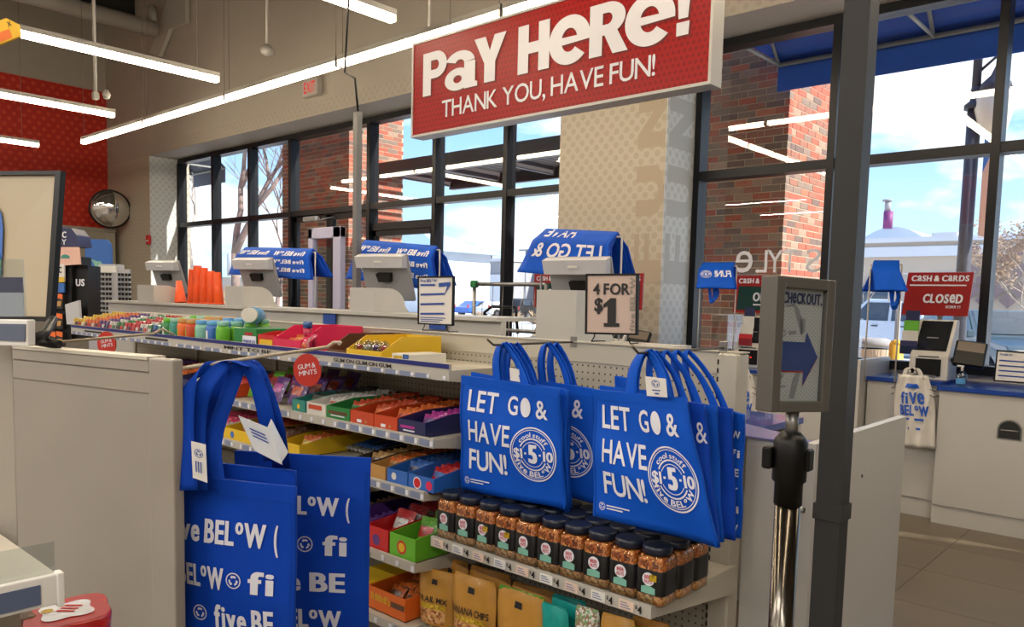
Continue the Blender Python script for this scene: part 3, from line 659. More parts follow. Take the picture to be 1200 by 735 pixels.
# lower candy shelves
Z2, Z3, Z4, Z5 = 1.015, .832, .582, .357
def xx(px, py, Y): return atY(px, py, Y).x
def bay(specs, Y0, Z, py, shelfname, hf=.055, hb=.075, y1=2.30):
    for p0, p1, mo, c1, c2, kind, nx, ny, dsc, pan in specs:
        a, b = xx(p0, py, Y0)+.003, xx(p1, py, Y0)-.003
        if mo: tray('candy_tray', '%s on the %s' % (dsc[0], shelfname), 'carton', a, b, Y0, y1, Z, hf, hb, K[mo], pan, K['brown'] if mo not in ('navy',) else K['navy'])
        lean = -25
        fill(a+.008, b-.008, Y0+.02+(.045 if mo else 0), y1-.03, Z+.012, kind, c1, c2, nx, ny, '%s on the %s' % (dsc[1], shelfname), '%s, %s' % (dsc[1], shelfname), lean=lean if kind != 'stick' else 0, rise=.02 if kind != 'stick' else .03)
S2 = 'second shelf'
bay([
 (466, 499, 'navy', 'magenta', 'purple', 'bar', 2, 9, ('navy carton of purple bars at the right end', 'purple and pink bar in the navy carton'), ((None, K['magenta'], (.1, .45, .62, .62), 0), (None, m_ink, (.2, .25, .62, .34), 0))),
 (438, 466, 'rust', 'orange', 'rust', 'bar', 2, 9, ('orange red carton left of the navy carton', 'orange wrapped bar in the carton next to the navy one'), ((None, m_ink, (.3, .2, .5, .42), 0), (None, K['kraft'], (.56, .2, .84, .42), 'disc'))),
 (410, 438, 'rust', 'rust', 'orange', 'bar', 2, 9, ('orange red carton beside the green carton', 'orange red bar in the carton beside the green one'), ((None, m_ink, (.3, .2, .5, .42), 0), (None, K['kraft'], (.56, .2, .84, .42), 'disc'))),
 (382, 410, 'green', 'rust', 'green', 'bar', 2, 6, ('green carton', 'bar in the green carton'), ((None, K['brown'], (.08, .45, .9, .68), 0), (None, m_ink, (.2, .3, .8, .38), 0))),
 (359, 382, 'white', 'white', 'rust', 'bar', 2, 8, ('white carton printed orange left of the green carton', 'white and orange bar in the white carton'), ((None, K['rust'], (.1, .5, .8, .85), 0),)),
 (342, 358, 'teal', 'black', 'brown', 'bar', 1, 6, ('narrow teal carton', 'dark bar in the narrow teal carton'), ((None, K['yellow'], (.3, .3, .7, .7), 'disc'),)),
 (318, 341, None, 'purple', 'rust', 'bag', 1, 4, ('', 'purple candy bag under the round disc'), ()),
 (296, 318, None, 'purple', 'magenta', 'bag', 1, 4, ('', 'purple and pink candy bag right of the bag handles'), ()),
 (270, 294, None, 'lime', 'red', 'bag', 1, 4, ('', 'green candy bag seen through the bag handles'), ()),
 (240, 268, 'rust', 'red', 'yellow', 'bar', 2, 6, ('red carton behind the bag handles', 'red bar behind the bag handles'), ()),
 (205, 238, 'navy', 'blue', 'white', 'bar', 2, 6, ('navy carton just past the near panel', 'blue bar just past the near panel'), ()),
 (160, 203, 'brown', 'orange', 'brown', 'bar', 2, 5, ('brown carton over the near panel', 'orange bar seen over the near panel'), ()),
 (110, 158, 'black', 'purple', 'navy', 'bar', 2, 5, ('black carton at the far left', 'purple bar at the far left'), ())], 1.88, Z2, 500, S2)
bay([
 (478, 509, 'blue', 'red', 'blue', 'bar', 2, 9, ('blue carton with a red round badge at the right end', 'red and blue bar in the blue carton'), ((None, m_ink, (.12, .1, .6, .9), 'disc'), (None, K['red'], (.12, .18, .6, .82), 'disc'), (None, K['pink'], (.72, .2, .95, .8), 'disc'))),
 (453, 478, 'blue', 'blue', 'navy', 'bar', 2, 8, ('blue carton next to the badge carton', 'navy bar in the plain blue carton'), ((None, K['white'], (.2, .3, .5, .8), 'disc'),)),
 (433, 452, 'kraft', 'orange', 'kraft', 'bar', 2, 7, ('kraft carton of nut bars', 'nut bar in the kraft carton'), ()),
 (410, 432, 'black', 'kraft', 'brown', 'bar', 2, 7, ('black carton of nut bars above the left bag', 'brown nut bar above the left bag'), ()),
 (385, 409, None, 'kraft', 'orange', 'stick', 4, 1, ('', 'tan wrapped stick'), ()),
 (352, 384, None, 'blue', 'white', 'stick', 6, 1, ('', 'blue and white wrapped stick'), ()),
 (326, 351, 'yellow', 'orange', 'yellow', 'bar', 2, 7, ('yellow carton right of the hanging tag', 'orange bar in the yellow carton'), ()),
 (300, 325, 'brown', 'brown', 'rust', 'bar', 2, 7, ('brown carton behind the hanging tag', 'brown bar behind the hanging tag'), ()),
 (262, 298, 'yellow', 'rust', 'kraft', 'bar', 3, 7, ('yellow carton left of the hanging tag', 'rust bar left of the hanging tag'), ((None, K['blue'], (.1, .2, .5, .8), 'disc'),)),
 (225, 260, 'white', 'pink', 'white', 'bar', 2, 5, ('white carton behind the near bags', 'pink bar behind the near bags'), ())], 1.84, Z3, 560, 'third shelf')
bay([
 (456, 487, 'lime', 'lime', 'red', 'bag', 1, 6, ('bright green carton with a sour face badge at the right end', 'bright green sweet bag'), ((None, K['red'], (.2, .2, .75, .8), 'disc'), (None, K['yellow'], (.28, .3, .68, .7), 'disc'))),
 (428, 455, 'red', 'red', 'white', 'bag', 1, 6, ('red carton beside the bright green one', 'red sweet bag in the red carton'), ((None, K['purple'], (.2, .2, .75, .7), 'disc'),)),
 (400, 427, 'purple', 'purple', 'blue', 'bar', 2, 6, ('purple carton above the near bag', 'purple bar above the near bag'), ()),
 (370, 399, 'navy', 'brown', 'red', 'bar', 2, 6, ('navy carton behind the near bag', 'brown bar behind the near bag'), ())], 1.80, Z4, 660, 'fourth shelf', .085, .10)
a, b = xx(432, 700, 1.79), xx(475, 700, 1.79)
t = tray('candy_tray', 'orange carton lettered Reese\'s on the lowest shelf', 'carton', a, b, 1.79, 2.2, Z5, .085, .09, K['orange'], (("Reese's", K['yellow'], (.08, .45, .6, .78), .02), (None, K['brown'], (.62, .45, .98, .7), 0)), K['brown'])
fill(a+.02, b-.02, 1.84, 2.15, Z5+.02, 'bar', 'orange', 'brown', 3, 6, 'orange bar in the lowest orange carton', 'bars in the orange carton', lean=-40)
carton('candy_carton', 'yellow and red carton at the left of the lowest orange one', 'carton', a-.16, a-.01, 1.80, 2.2, Z5, .085, K['yellow'])
# ------------------------------------------------------------------ jars of nuts
m_nuts = speck('nuts', [(160, 84, 30), (196, 120, 52), (120, 60, 24), (214, 150, 84), (176, 96, 36), (92, 50, 26)], 150, .4, .3)
m_nuts2 = speck('pale_nuts', [(190, 132, 78), (206, 156, 100), (160, 104, 60), (214, 172, 120), (140, 88, 50)], 110, .4, .3)
m_jar = glass('jar_plastic', (240, 236, 228), .05, .5, .05); m_lid = mat('jar_lid', (18, 26, 44), .35)
def jar():
    t = thing('nut_jar', 'jar', 'jar', (0, 0, 0), 'jars of nuts under the blue bags')
    B().lathe([(.041, 0), (.0445, .004), (.0445, .05), (.0445, .128), (.039, .141)], (0, 0, .0), 28, 7).build('jar_wall', m_jar, t)
    B().lathe([(.040, .003), (.0425, .006), (.0425, .032)], (0, 0, 0), 28, 7).build('nuts_base', m_nuts2, t)
    B().lathe([(.0425, .033), (.0425, .06), (.0425, .127), (.037, .137)], (0, 0, 0), 28, 7).build('nuts', m_nuts, t)
    B().lathe([(.0450, .032), (.0453, .033), (.0453, .100), (.0450, .101)], (0, 0, 0), 28, 7).build('label', mat('jar_label', (20, 20, 22), .4), t)
    l = B().lathe([(.039, .141), (.042, .143), (.0425, .160), (.039, .165)], (0, 0, 0), 28).build('lid', m_lid, t)
    P = planeM((0, -.0459, .030), (1, 0, 0), (0, 0, 1)); P2 = planeM((0, -.0464, .030), (1, 0, 0), (0, 0, 1))
    B().ringm(P, (0, .045), 0, .019, 28).build('badge', m_ink, t)
    g = B(); g.text('BEER', P2, (-.012, .046, .012, .056), .03); g.text('NUTS', P2, (-.012, .033, .012, .043), .03); g.build('lettering', m_red, t)
    B().poly(P, [(-.022, .004), (.022, .004), (.022, .022), (.008, .026), (-.008, .026), (-.022, .022)]).build('green_panel', KP['mint'], t)
    return t
j0 = jar(); ords = ['first', 'second', 'third', 'fourth', 'fifth', 'sixth', 'seventh', 'eighth', 'ninth', 'tenth']
first = True; jx = [-1.965+.0915*k for k in range(10)]
for r, Yj in enumerate((1.892, 1.982, 2.072)):
    for k in range(10):
        x = jx[k]+(.006 if r else 0)+random.uniform(-.003, .003); rz = radians(random.uniform(-3, 3)+1)
        lb = ('clear jar of nuts with black label, %s from the left in the front row' % ords[k]) if r == 0 else 'dark lidded nut jar in the %s row, %s from the left' % (('', 'middle', 'back')[r], ords[k])
        if first: j0.location = (x, Yj, .681); j0.rotation_euler = (0, 0, rz); j0['label'] = lb; first = False; o = j0
        else: o = copy_tree(j0, (x, Yj, .681), (0, 0, rz), lb)
        if r == 0 and k in (2, 3, 9):
            s = B().box((.004, -.0474, .072), (.026, -.0467, .090)).build('yellow_price_sticker', K['yellow'], None); s.parent = o
# ------------------------------------------------------------------ pouches on the lowest shelf
m_kr = mat('kraft_pouch', (182, 132, 52), .45, coat=.2, noise=.1, nscale=20); m_kr2 = mat('kraft_pouch_dim', (170, 116, 36), .5, noise=.1, nscale=20); m_teal = mat('teal_pouch', (20, 150, 142), .4, coat=.3, noise=.12, nscale=30)
def pouch(px0, px1, pytop, Y, label, m, lines=(), seal=None, tilt=0, wind=False, zb=.366, grp=None, row=None):
    a, b = atY(px0, pytop, Y), atY(px1, pytop, Y); W_ = b.x-a.x; H_ = (a.z+b.z)/2-zb
    t = thing('snack_pouch', label, 'snack pouch', (0, 0, 0), grp)
    def f(s): return lambda u, v: ((u-.5)*W_*(.93+.09*sin(pi*min(1, v*1.05))-.05*(v > .97)), s*.038*(max(0, 1-v)**.5)*(1-(2*u-1)**4)*(1 if v < .93 else .3)+.004*sin(9*u+5*v)*(v < .95)-tilt*v*H_, v*H_*.999)
    def fr(u, v): x, y, z = f(-1)(u, v); return Vector((x, y, z))
    def bk(u, v): x, y, z = f(1)(1-u, v); return Vector((x, y+.003, z))
    B().grid(fr, 10, 12).grid(bk, 10, 12).build('pouch', m, t)
    off = lambda M_, d: (lambda u, v: M_(u, v)+Vector((0, -d, 0)))
    B().grid(lambda u, v: off(fr, .0015)(u*.998+.001, .93+.069*v), 8, 1).build('seal', seal or m, t)
    for st, mm, r, bo in lines:
        g = B()
        if st: g.text(st, off(fr, .004), r, bo)
        else: g.grid(lambda u, v: off(fr, .003)(r[0]+(r[2]-r[0])*u, r[1]+(r[3]-r[1])*v), 6, 3)
        g.build('lettering' if st else 'print_panel', mm, t)
    if wind: B().grid(lambda u, v: off(fr, .003)(.15+.7*u, .04+.26*v), 8, 5).build('clear_window', m_nuts2, t)
    t.location = ((a.x+b.x)/2, Y, zb); t.rotation_euler = (0, 0, radians(random.uniform(-3, 3)+6)); return t
drop = (None, m_inkd, (.42, .74, .58, .84), 0)
pouch(495, 532, 668, 1.87, 'tan pouch lettered TRAIL MIX at the left of the lowest shelf', m_kr, (drop, ('TRAIL MIX', m_inkd, (.1, .42, .88, .52), .02), (None, K['yellow'], (.2, .30, .85, .38), 0)), wind=True)
pouch(533, 581, 676, 1.87, 'tan pouch lettered BANANA CHIPS in the middle of the lowest shelf', m_kr, (drop, ('BANANA CHIPS', m_inkd, (.08, .40, .92, .51), .02), (None, K['yellow'], (.2, .28, .85, .36), 0)), wind=True)
pouch(585, 640, 692, 1.88, 'tan pouch with a green top seal right of the banana chips', m_kr, (drop, (None, m_inkd, (.25, .38, .75, .42), 0)), seal=K['lime'], wind=True)
pouch(515, 548, 655, 1.97, 'yellow pouch standing behind the trail mix', m_kr2, (drop,))
pouch(552, 598, 668, 1.98, 'yellow pouch standing behind the banana chips', m_kr2, (drop,))
pouch(602, 652, 688, 1.99, 'yellow pouch standing behind the green topped one', m_kr2, (drop,))
pouch(642, 672, 706, 1.90, 'teal pouch right of the green topped pouch', m_teal, (), wind=False, tilt=.15)
pouch(652, 690, 698, 1.98, 'teal pouch leaning behind the other teal one', m_teal, (), wind=False, tilt=.1)
pouch(676, 702, 712, 1.91, 'speckled clear and white bag between teal and yellow pouches', speck('popcorn', [(206, 200, 186), (120, 170, 110), (150, 120, 90), (226, 222, 214)], 140, .4, .3), ())
pouch(706, 744, 722, 1.90, 'yellow pouch at the right of the lowest shelf', m_kr, (drop,))
pouch(742, 785, 726, 1.97, 'yellow pouch at the far right behind the last one', m_kr2, (drop,))
# ------------------------------------------------------------------ blue tote bags
def ribbon(b, pts, wd, hw, n=18, thick=.0015):
    """pts: control points (Catmull), wd: width direction per control point"""
    P = [Vector(p) for p in pts]; D = [Vector(d).normalized() for d in wd]; m = len(P)-1
    def at(t):
        x = min(max(t*m, 0), m-1e-6); i = int(x); f = x-i
        p0, p1, p2, p3 = P[max(i-1, 0)], P[i], P[i+1], P[min(i+2, m)]
        p = .5*((2*p1)+(p2-p0)*f+(2*p0-5*p1+4*p2-p3)*f*f+(3*p1-p0-3*p2+p3)*f*f*f)
        return p, D[i].lerp(D[i+1], f).normalized()
    def fn(u, v):
        p, d = at(v); return p+d*(hw*(2*u-1))
    return b.grid(fn, 3, n, thick)
def bag_body(t, TL, TR, BR, BL, wave=.006, nrm=(0, -1, 0), m=None, seed=0, thick=.012, bulge=.02):
    n = Vector(nrm).normalized(); Q = bil(TL, TR, BR, BL)
    def S(u, v): return Q(u, v)+n*(bulge*sin(pi*u)*sin(pi*min(1, v*1.1))+wave*sin(5*u+3*v+seed)*(1-.4*v)+wave*.6*sin(11*v+seed*2+4*u))
    B().grid(S, 18, 18, thick).build('body', m or m_blue, t)
    h = B().grid(lambda u, v: S(u, .925+.075*v)+n*.0012, 18, 2); h.build('hem', m or m_blue, t)
    for ue in (.012, .988):
        B().grid(lambda u, v: S(ue+(u-.5)*.012, v)+n*.0016, 1, 18).build('side_seam', m or m_blue, t)
    return S, n
def lift(S, n, d): return lambda u, v: S(u, v)+n*d
def recycle(b, M, c, r, asp=1):
    b.ringm(M, c, r*.86, r, 28, asp=asp)
    for k in range(3):
        a = k*2*pi/3+pi/2
        b.ringm(M, c, r*.38, r*.62, 8, a-.7, a+.35, asp)
        pt = lambda rr, aa: (c[0]+rr*cos(aa), c[1]+rr*sin(aa)*asp)
        b.poly(M, [pt(r*.28, a+.35), pt(r*.72, a+.35), pt(r*.5, a+.85)])
def badge(b, M, c, r, asp=1):
    b.ringm(M, c, r*.95, r, 48, asp=asp); b.ringm(M, c, r*.88, r*.905, 48, asp=asp); [b.ringm(M, c, r*q0, r*q1, 24, a0_, a0_+2.25, asp) for q0, q1 in ((.55, .60), (.44, .465)) for a0_ in (pi/2-1.125, -pi/2-1.125)]
    b.arc('cool stuff', M, c, r*.64, r*.16, pi/2, 1.9, .02, asp=asp)
    b.arc('five BELoW', M, c, r*.84, r*.20, -pi/2, 2.5, .035, tall='^', inward=True, asp=asp)
    b.text('5', M, (c[0]-r*.2, c[1]-r*.30*asp, c[0]+r*.2, c[1]+r*.36*asp), .07)
    b.text('$1', M, (c[0]-r*.84, c[1]-r*.18*asp, c[0]-r*.44, c[1]+r*.18*asp), .04); b.text('10', M, (c[0]+r*.44, c[1]-r*.18*asp, c[0]+r*.86, c[1]+r*.18*asp), .04)
    for x in (-.36, .27): b.poly(M, [(c[0]+r*x, c[1]-r*.02*asp), (c[0]+r*(x+.09), c[1]-r*.02*asp), (c[0]+r*(x+.09), c[1]+r*.05*asp), (c[0]+r*x, c[1]+r*.05*asp)])
def letgo(t, S, n, umin=0, umax=1, only=None):
    M = lift(S, n, .0035); g = B(); bd = B(); rc = B()
    def tx(s, r, b=.0, **k): g.text(s, M, r, b, **k)
    if only != 'right':
        tx('LET', (.10, .715, .41, .89), .014); tx('G', (.51, .73, .61, .885), .014)
        g.ringm(M, (.685, .805), 0, .05, 24, asp=1.65)
        tx('HAVE', (.11, .455, .55, .63), .014); tx('FUN!', (.115, .21, .51, .38), .014)
        recycle(rc, M, (.09, .10), .028, 1.1)
        for k in range(2): rc.poly(M, [(.13, .108-k*.022), (.33-k*.06, .108-k*.022), (.33-k*.06, .118-k*.022), (.13, .118-k*.022)])
    tx('&', (.785, .73, .895, .885), .014)
    badge(bd, M, (.76, .42), .205, 1.12)
    g.build('lettering', m_ink, t); bd.build('round_badge', m_ink, t)
    if rc.v: rc.build('recycling_mark', m_ink, t)
def straps(t, S, u0, u1, apex, spread=.012, hw=.019, n=2, m=None, off=0):
    for k in range(n):
        dy = Vector((0, spread*k, 0)); a, b = S(u0, .97)+dy+Vector((0, .006, 0)), S(u1, .97)+dy+Vector((0, .006, 0)); ap = Vector(apex)+Vector((off+.002*k, .012*k, .003*k))
        w0 = (S(.6, 1)-S(.4, 1)).normalized()
        c1 = a.lerp(ap, .5)+Vector((-.012, -.006, .01)); c2 = b.lerp(ap, .5)+Vector((.012, .004, .01))
        bb = B(); ribbon(bb, [a-Vector((0, 0, .04)), a, c1, ap, c2, b, b-Vector((0, 0, .04))], [w0, w0, w0+Vector((.1, -.2, 0)), Vector((1, -.45, .25)), w0+Vector((.1, -.25, 0)), w0, w0], hw)
        bb.build('handle', m or m_blue, t)
def hook(px, py, x1, y1, z1, label):
    a = Vector((x1, GY-.001, z1)); t = thing('peg_hook', label, 'hook', a)
    e_ = atY(px, py, y1); B().tube([a, Vector((x1, GY-.05, z1)), Vector((x1, y1+.03, z1-.0)), (x1, y1, z1+.02)], .004, 8).build('rod', mat('hook_wire', (92, 84, 74), .4, .5), t)
    B().cbox((x1, GY-.003, z1), (.03, .005, .04), .001).build('back_plate', m_silver, t); return t
YB1 = 1.93; YB2 = 1.87
def q(pts, Y): return [atY(x, y, Y) for x, y in pts]
# first stack (three bags), centre of the picture
hx1 = atY(604, 403, 2.02).x; hz = atY(604, 404, 2.0).z
hook(0, 0, hx1, 1.88, hz, 'long wire hook carrying the left stack of slogan bags')
hx2 = atY(648, 404, 2.12).x
t = thing('tote_bag', 'blue tote bag reading LET GO & HAVE FUN, front of the left stack', 'tote bag', atY(600, 590, YB1), 'slogan tote bags')
S, n = bag_body(t, *q(((540, 440), (655, 456), (661, 597), (541, 573)), YB1)); letgo(t, S, n); straps(t, S, .37, .68, (hx1, YB1+.02, hz+.005))
for k, (dx, Y_, lb) in enumerate(((3, 1.975, 'blue tote bag directly behind the front bag of the left stack'), (5, 2.01, 'rearmost blue tote bag of the left stack'))):
    t = thing('tote_bag', lb, 'tote bag', atY(600, 590, Y_), 'slogan tote bags')
    S, n = bag_body(t, *q(((549+dx, 436+k), (659+dx, 457), (664+dx, 600-k*3), (549+dx, 566)), Y_), seed=k+2); straps(t, S, .37, .68, (hx1, Y_+.01, hz+.004), n=1)
t = thing('tote_bag', 'blue tote bag showing & and half its badge, between the two stacks', 'tote bag', atY(680, 590, 2.06), 'slogan tote bags')
S, n = bag_body(t, *q(((592, 440), (694, 456), (702, 592), (588, 560)), 2.06), seed=5); letgo(t, S, n, only='right'); straps(t, S, .42, .72, (hx2, 2.08, hz+.006), hw=.013)
t = thing('tote_bag', 'plain edge of a blue tote bag behind the bag between the stacks', 'tote bag', atY(690, 560, 2.12), 'slogan tote bags')
S, n = bag_body(t, *q(((620, 446), (707, 458), (708, 580), (620, 560)), 2.12), seed=6); straps(t, S, .3, .6, (hx2, 2.13, hz+.006), n=1)
t = thing('tote_bag', 'small blue corner of a tote bag rising left of the right stack', 'tote bag', atY(735, 560, 2.16), 'slogan tote bags')
S, n = bag_body(t, *q(((720, 441), (741, 444), (748, 560), (718, 556)), 2.2), seed=7, bulge=.004)
t = thing('tote_bag', 'blue corner of a tote bag just left of the right stack, lower', 'tote bag', atY(720, 560, 2.14), 'slogan tote bags')
S, n = bag_body(t, *q(((703, 452), (760, 458), (760, 560), (703, 556)), 2.13), seed=8, bulge=.004)
# second stack
hx3 = atY(777, 411, 1.98).x; hz3 = atY(777, 412, 1.98).z
hook(0, 0, hx3, 1.82, hz3, 'long wire hook carrying the right stack of slogan bags')
t = thing('tote_bag', 'blue tote bag reading LET GO & HAVE FUN, front of the right stack', 'tote bag', atY(770, 620, YB2), 'slogan tote bags')
Q4 = q(((695, 457), (803, 466), (841, 643), (697, 604)), YB2)
S, n = bag_body(t, *Q4, wave=.007, seed=1); letgo(t, S, n); straps(t, S, .42, .80, (hx3-.01, YB2+.03, hz3+.004))
for k, (pts, Y_, lb) in enumerate((
    (((740, 462), (824, 474), (843, 640), (745, 620)), 1.91, 'blue tote bag showing its & behind the front bag of the right stack'),
    (((760, 464), (838, 476), (847, 636), (765, 620)), 1.95, 'third blue tote bag of the right stack, plain face'),
    (((780, 466), (856, 480), (861, 634), (785, 615)), 1.99, 'fourth blue tote bag of the right stack with a strip of white lettering'),
    (((790, 468), (872, 486), (866, 632), (792, 612)), 2.03, 'rearmost blue tote bag of the right stack'))):
    t = thing('tote_bag', lb, 'tote bag', atY(800, 620, Y_), 'slogan tote bags')
    S, n = bag_body(t, *q(pts, Y_), seed=k+9, m=m_blue if k % 2 else m_blue2, bulge=.012)
    M = lift(S, n, .004); g = B()
    if k == 0: g.text('&', M, (.87, .72, 1.0, .87), .0); g.build('print', m_ink, t)
    if k == 3:
        for i, s_ in enumerate(('W', 'fi', 'BE', 'Y', 'fi', 'W')): g = B(); g.text(s_, M, (.84, .80-i*.15, .97, .86-i*.15), .03); g.build('lettering', m_ink, t)
    straps(t, S, .3, .75, (hx3+.012*k, Y_+.02, hz3+.004), n=1, hw=.013)
tg = thing('paper_tag', 'white paper tag on the handles of the right bag stack', 'tag', atY(768, 465, 1.86))
P4 = q(((756, 441), (780, 444), (782, 466), (758, 464)), 1.84); Mq = bil(*P4)
B().grid(Mq, 2, 2, .0012, False).build('card', m_cardw, tg)
g = B(); Ml = lambda u, v: Mq(u, v)+Vector((0, -.001, 0)); recycle(g, Ml, (.5, .68), .2); g.poly(Ml, [(.3, .3), (.7, .3), (.7, .36), (.3, .36)]); g.poly(Ml, [(.42, .12), (.62, .12), (.62, .2), (.42, .2)]); g.build('print', m_inkb, tg)
tg = thing('paper_tag', 'white paper tag inside the handles of the left bag stack', 'tag', atY(600, 440, 1.95))
Mq = bil(*q(((597, 431), (608, 433), (610, 448), (598, 446)), 1.94)); B().grid(Mq, 2, 2, .0012, False).build('card', m_cardw, tg)
# left foreground bags on the near panel's hook
HX = -1.75
hk = thing('peg_hook', 'long wire hook from the near panel carrying the two near bags', 'hook', (HX, .85, 1.36))
a, b = atX(203, 433, HX), atX(383, 407, HX)
m_rod = mat('hook_cream', (172, 160, 140), .35, .2)
B().tube([a, b, b+Vector((0, .02, .012))], .0045, 8).build('rod', m_rod, hk)
B().tube([b+Vector((0, .02, .012)), b+Vector((.012, .035, .012)), b+Vector((.026, .02, .010))], .0045, 8).build('tip', m_rod, hk)
hk2 = thing('peg_hook', 'empty long wire hook at the left over the near panel', 'hook', (-2.72, .85, 1.36))
a2, b2 = atX(22, 405, -2.72), atX(180, 391, -2.72)
B().tube([a2, b2, b2+Vector((0, .03, .015)), b2+Vector((0, .07, -.006))], .0045, 8).build('rod', m_rod, hk2)
def left_bag(rt, d, W_, H_, label, rows, hand, seed, ang=40):
    """rt: pixel of the top right corner, at axis distance d; the bag hangs turned towards the aisle"""
    tr = atD(rt[0], rt[1], d); u = Vector((cos(radians(ang)), sin(radians(ang)), 0)); nn = Vector((sin(radians(ang)), -cos(radians(ang)), 0)); kk = .37/W_; U_ = lambda x: 1-(1-x)*kk
    tl = tr-u*W_+Vector((0, 0, .008)); br = tr+Vector((0, 0, -H_))-u*.002; bl = tl+Vector((0, 0, -H_))
    t = thing('tote_bag', label, 'tote bag', (tr+bl)/2, 'pattern tote bags by the near panel')
    S, n = bag_body(t, tl, tr, br, bl, wave=.004, nrm=nn, m=m_blue2, seed=seed, thick=.01, bulge=.012)
    M = lift(S, n, .003)
    for v0, v1, items in rows:
        for it in items:
            g = B()
            if it[0] == 'R': recycle(g, M, (U_(it[1]), (v0+v1)/2), .058, W_/H_); g.build('recycling_mark', m_ink, t)
            else: g.text(it[0], M, (max(.01, U_(it[1])), v0, U_(it[2]), v1), .045, tall='^', gap=.05); g.build('lettering', m_ink, t)
    return t, S, n
hB = Vector((HX, 0, 0))
t2, S2_, n2 = left_bag((434, 537), 2.12, .37, .52, 'blue tote bag with rows of five BELOW lettering, rear of the near pair', (
    (.69, .785, (('five BELoW', .02, .78), ('(', .83, .86))), (.48, .585, (('R', .53), ('fi', .66, .84))), (.285, .385, (('five BE', .08, .83),)), (.08, .18, (('five BELoW', .0, .80),))), None, 1)
t1, S1_, n1 = left_bag((346, 571), 1.82, .33, .52, 'blue tote bag with rows of five BELOW lettering, front of the near pair', (
    (.71, .815, (('five BELoW', .12, .81), ('(', .86, .89))), (.50, .60, (('BELoW', .18, .53), ('R', .60), ('fi', .70, .87))), (.315, .425, (('R', .34), ('five BE', .45, .87))), (.12, .22, (('five BELoW', .14, .81),))), None, 3, 30)
t3 = thing('tote_bag', 'blue tote bag sandwiched between the near pair, only its edge showing', 'tote bag', atD(300, 700, 1.88), 'pattern tote bags by the near panel')
tr = atD(346, 552, 1.90); u = Vector((cos(radians(32)), sin(radians(32)), 0)); nn = Vector((sin(radians(32)), -cos(radians(32)), 0)); tl = tr-u*.3
bag_body(t3, tl+Vector((0, 0, .01)), tr, tr-Vector((0, 0, .5)), tl-Vector((0, 0, .5)), wave=.003, nrm=nn, m=m_blue2, seed=9, thick=.008, bulge=.004)
def nearstrap(t, pts, hw=.019, wd=None):
    P = [atD(x, y, d) for x, y, d in pts]; b = B(); w0 = RT*1.0
    ribbon(b, P, wd or [w0]*len(P), hw, 24); b.build('handle', m_blue2, t)
hy = atX(275, 425, HX)
def dHX(x, y): v = atX(x, y, HX)-Vector((0, 0, EYE)); return v.dot(FW)
d0 = dHX(265, 424)
nearstrap(t1, [(232, 575, 1.84), (230, 500, 1.84), (240, 452, d0-.05), (268, 424, d0), (300, 450, d0+.03), (318, 500, d0+.06), (322, 575, 2.1)][0:4]+[(292, 430, d0+.02)], .022, [RT, RT, RT, RT*.6+FW, FW])
nearstrap(t1, [(256, 575, 1.86), (250, 520, 1.88), (268, 460, d0+.02), (284, 425, d0+.02), (300, 445, d0+.04), (312, 490, d0+.06), (318, 540, 2.0)], .020, [RT, RT, RT, RT*.5+FW, RT, RT, RT])
nearstrap(t2, [(240, 560, 1.95), (238, 500, 1.95), (262, 445, d0+.05), (288, 421, d0+.06), (306, 450, d0+.08), (322, 500, d0+.10), (330, 548, 2.12)], .024, [RT, RT, RT, RT*.4+FW, RT, RT, RT])
nearstrap(t1, [(221, 575, 1.80), (216, 500, 1.80), (222, 450, 1.80), (236, 434, 1.82), (262, 428, 1.88)], .021, [RT, RT, RT*.7+UP*.5, RT*.5+UP, FW+RT*.3])
tg = thing('paper_tag', 'glossy white folded tag hanging from the near bags', 'tag', atD(310, 515, 1.9))
A4 = [atD(*p) for p in ((279, 487, 1.86), (313, 501, 1.83), (331, 545, 1.84), (298, 528, 1.86))]; B4 = [atD(*p) for p in ((312, 505, 1.84), (318, 491, 1.88), (338, 530, 1.9), (330, 542, 1.85))]
mt = mat('glossy_card', (214, 218, 224), .12, coat=.6)
B().grid(bil(*A4), 3, 3, .001, False).build('card', mt, tg); B().grid(bil(*B4), 3, 3, .001, False).build('card', mt, tg)
Mq = bil(*A4); Ml = lambda u, v: Mq(u, v)-FW*.002
g = B()
for k in range(3): g.poly(Ml, [(.25, .7-k*.1), (.8, .7-k*.1), (.8, .745-k*.1), (.25, .745-k*.1)])
g.build('print', m_inkb, tg)
tg = thing('paper_tag', 'white tag with a recycling mark by the near panel edge', 'tag', atD(236, 545, 1.8))
Mq = bil(*[atD(*p) for p in ((224, 517, 1.78), (241, 521, 1.785), (243, 566, 1.785), (226, 560, 1.78))]); B().grid(Mq, 2, 2, .001, False).build('card', m_cardw, tg)
g = B(); Ml = lambda u, v: Mq(u, v)-FW*.002; recycle(g, Ml, (.5, .72), .3, .38)
for k in range(3): g.poly(Ml, [(.25+k*.17, .2), (.33+k*.17, .2), (.33+k*.17, .5), (.25+k*.17, .5)])
g.build('print', m_inkb, tg)
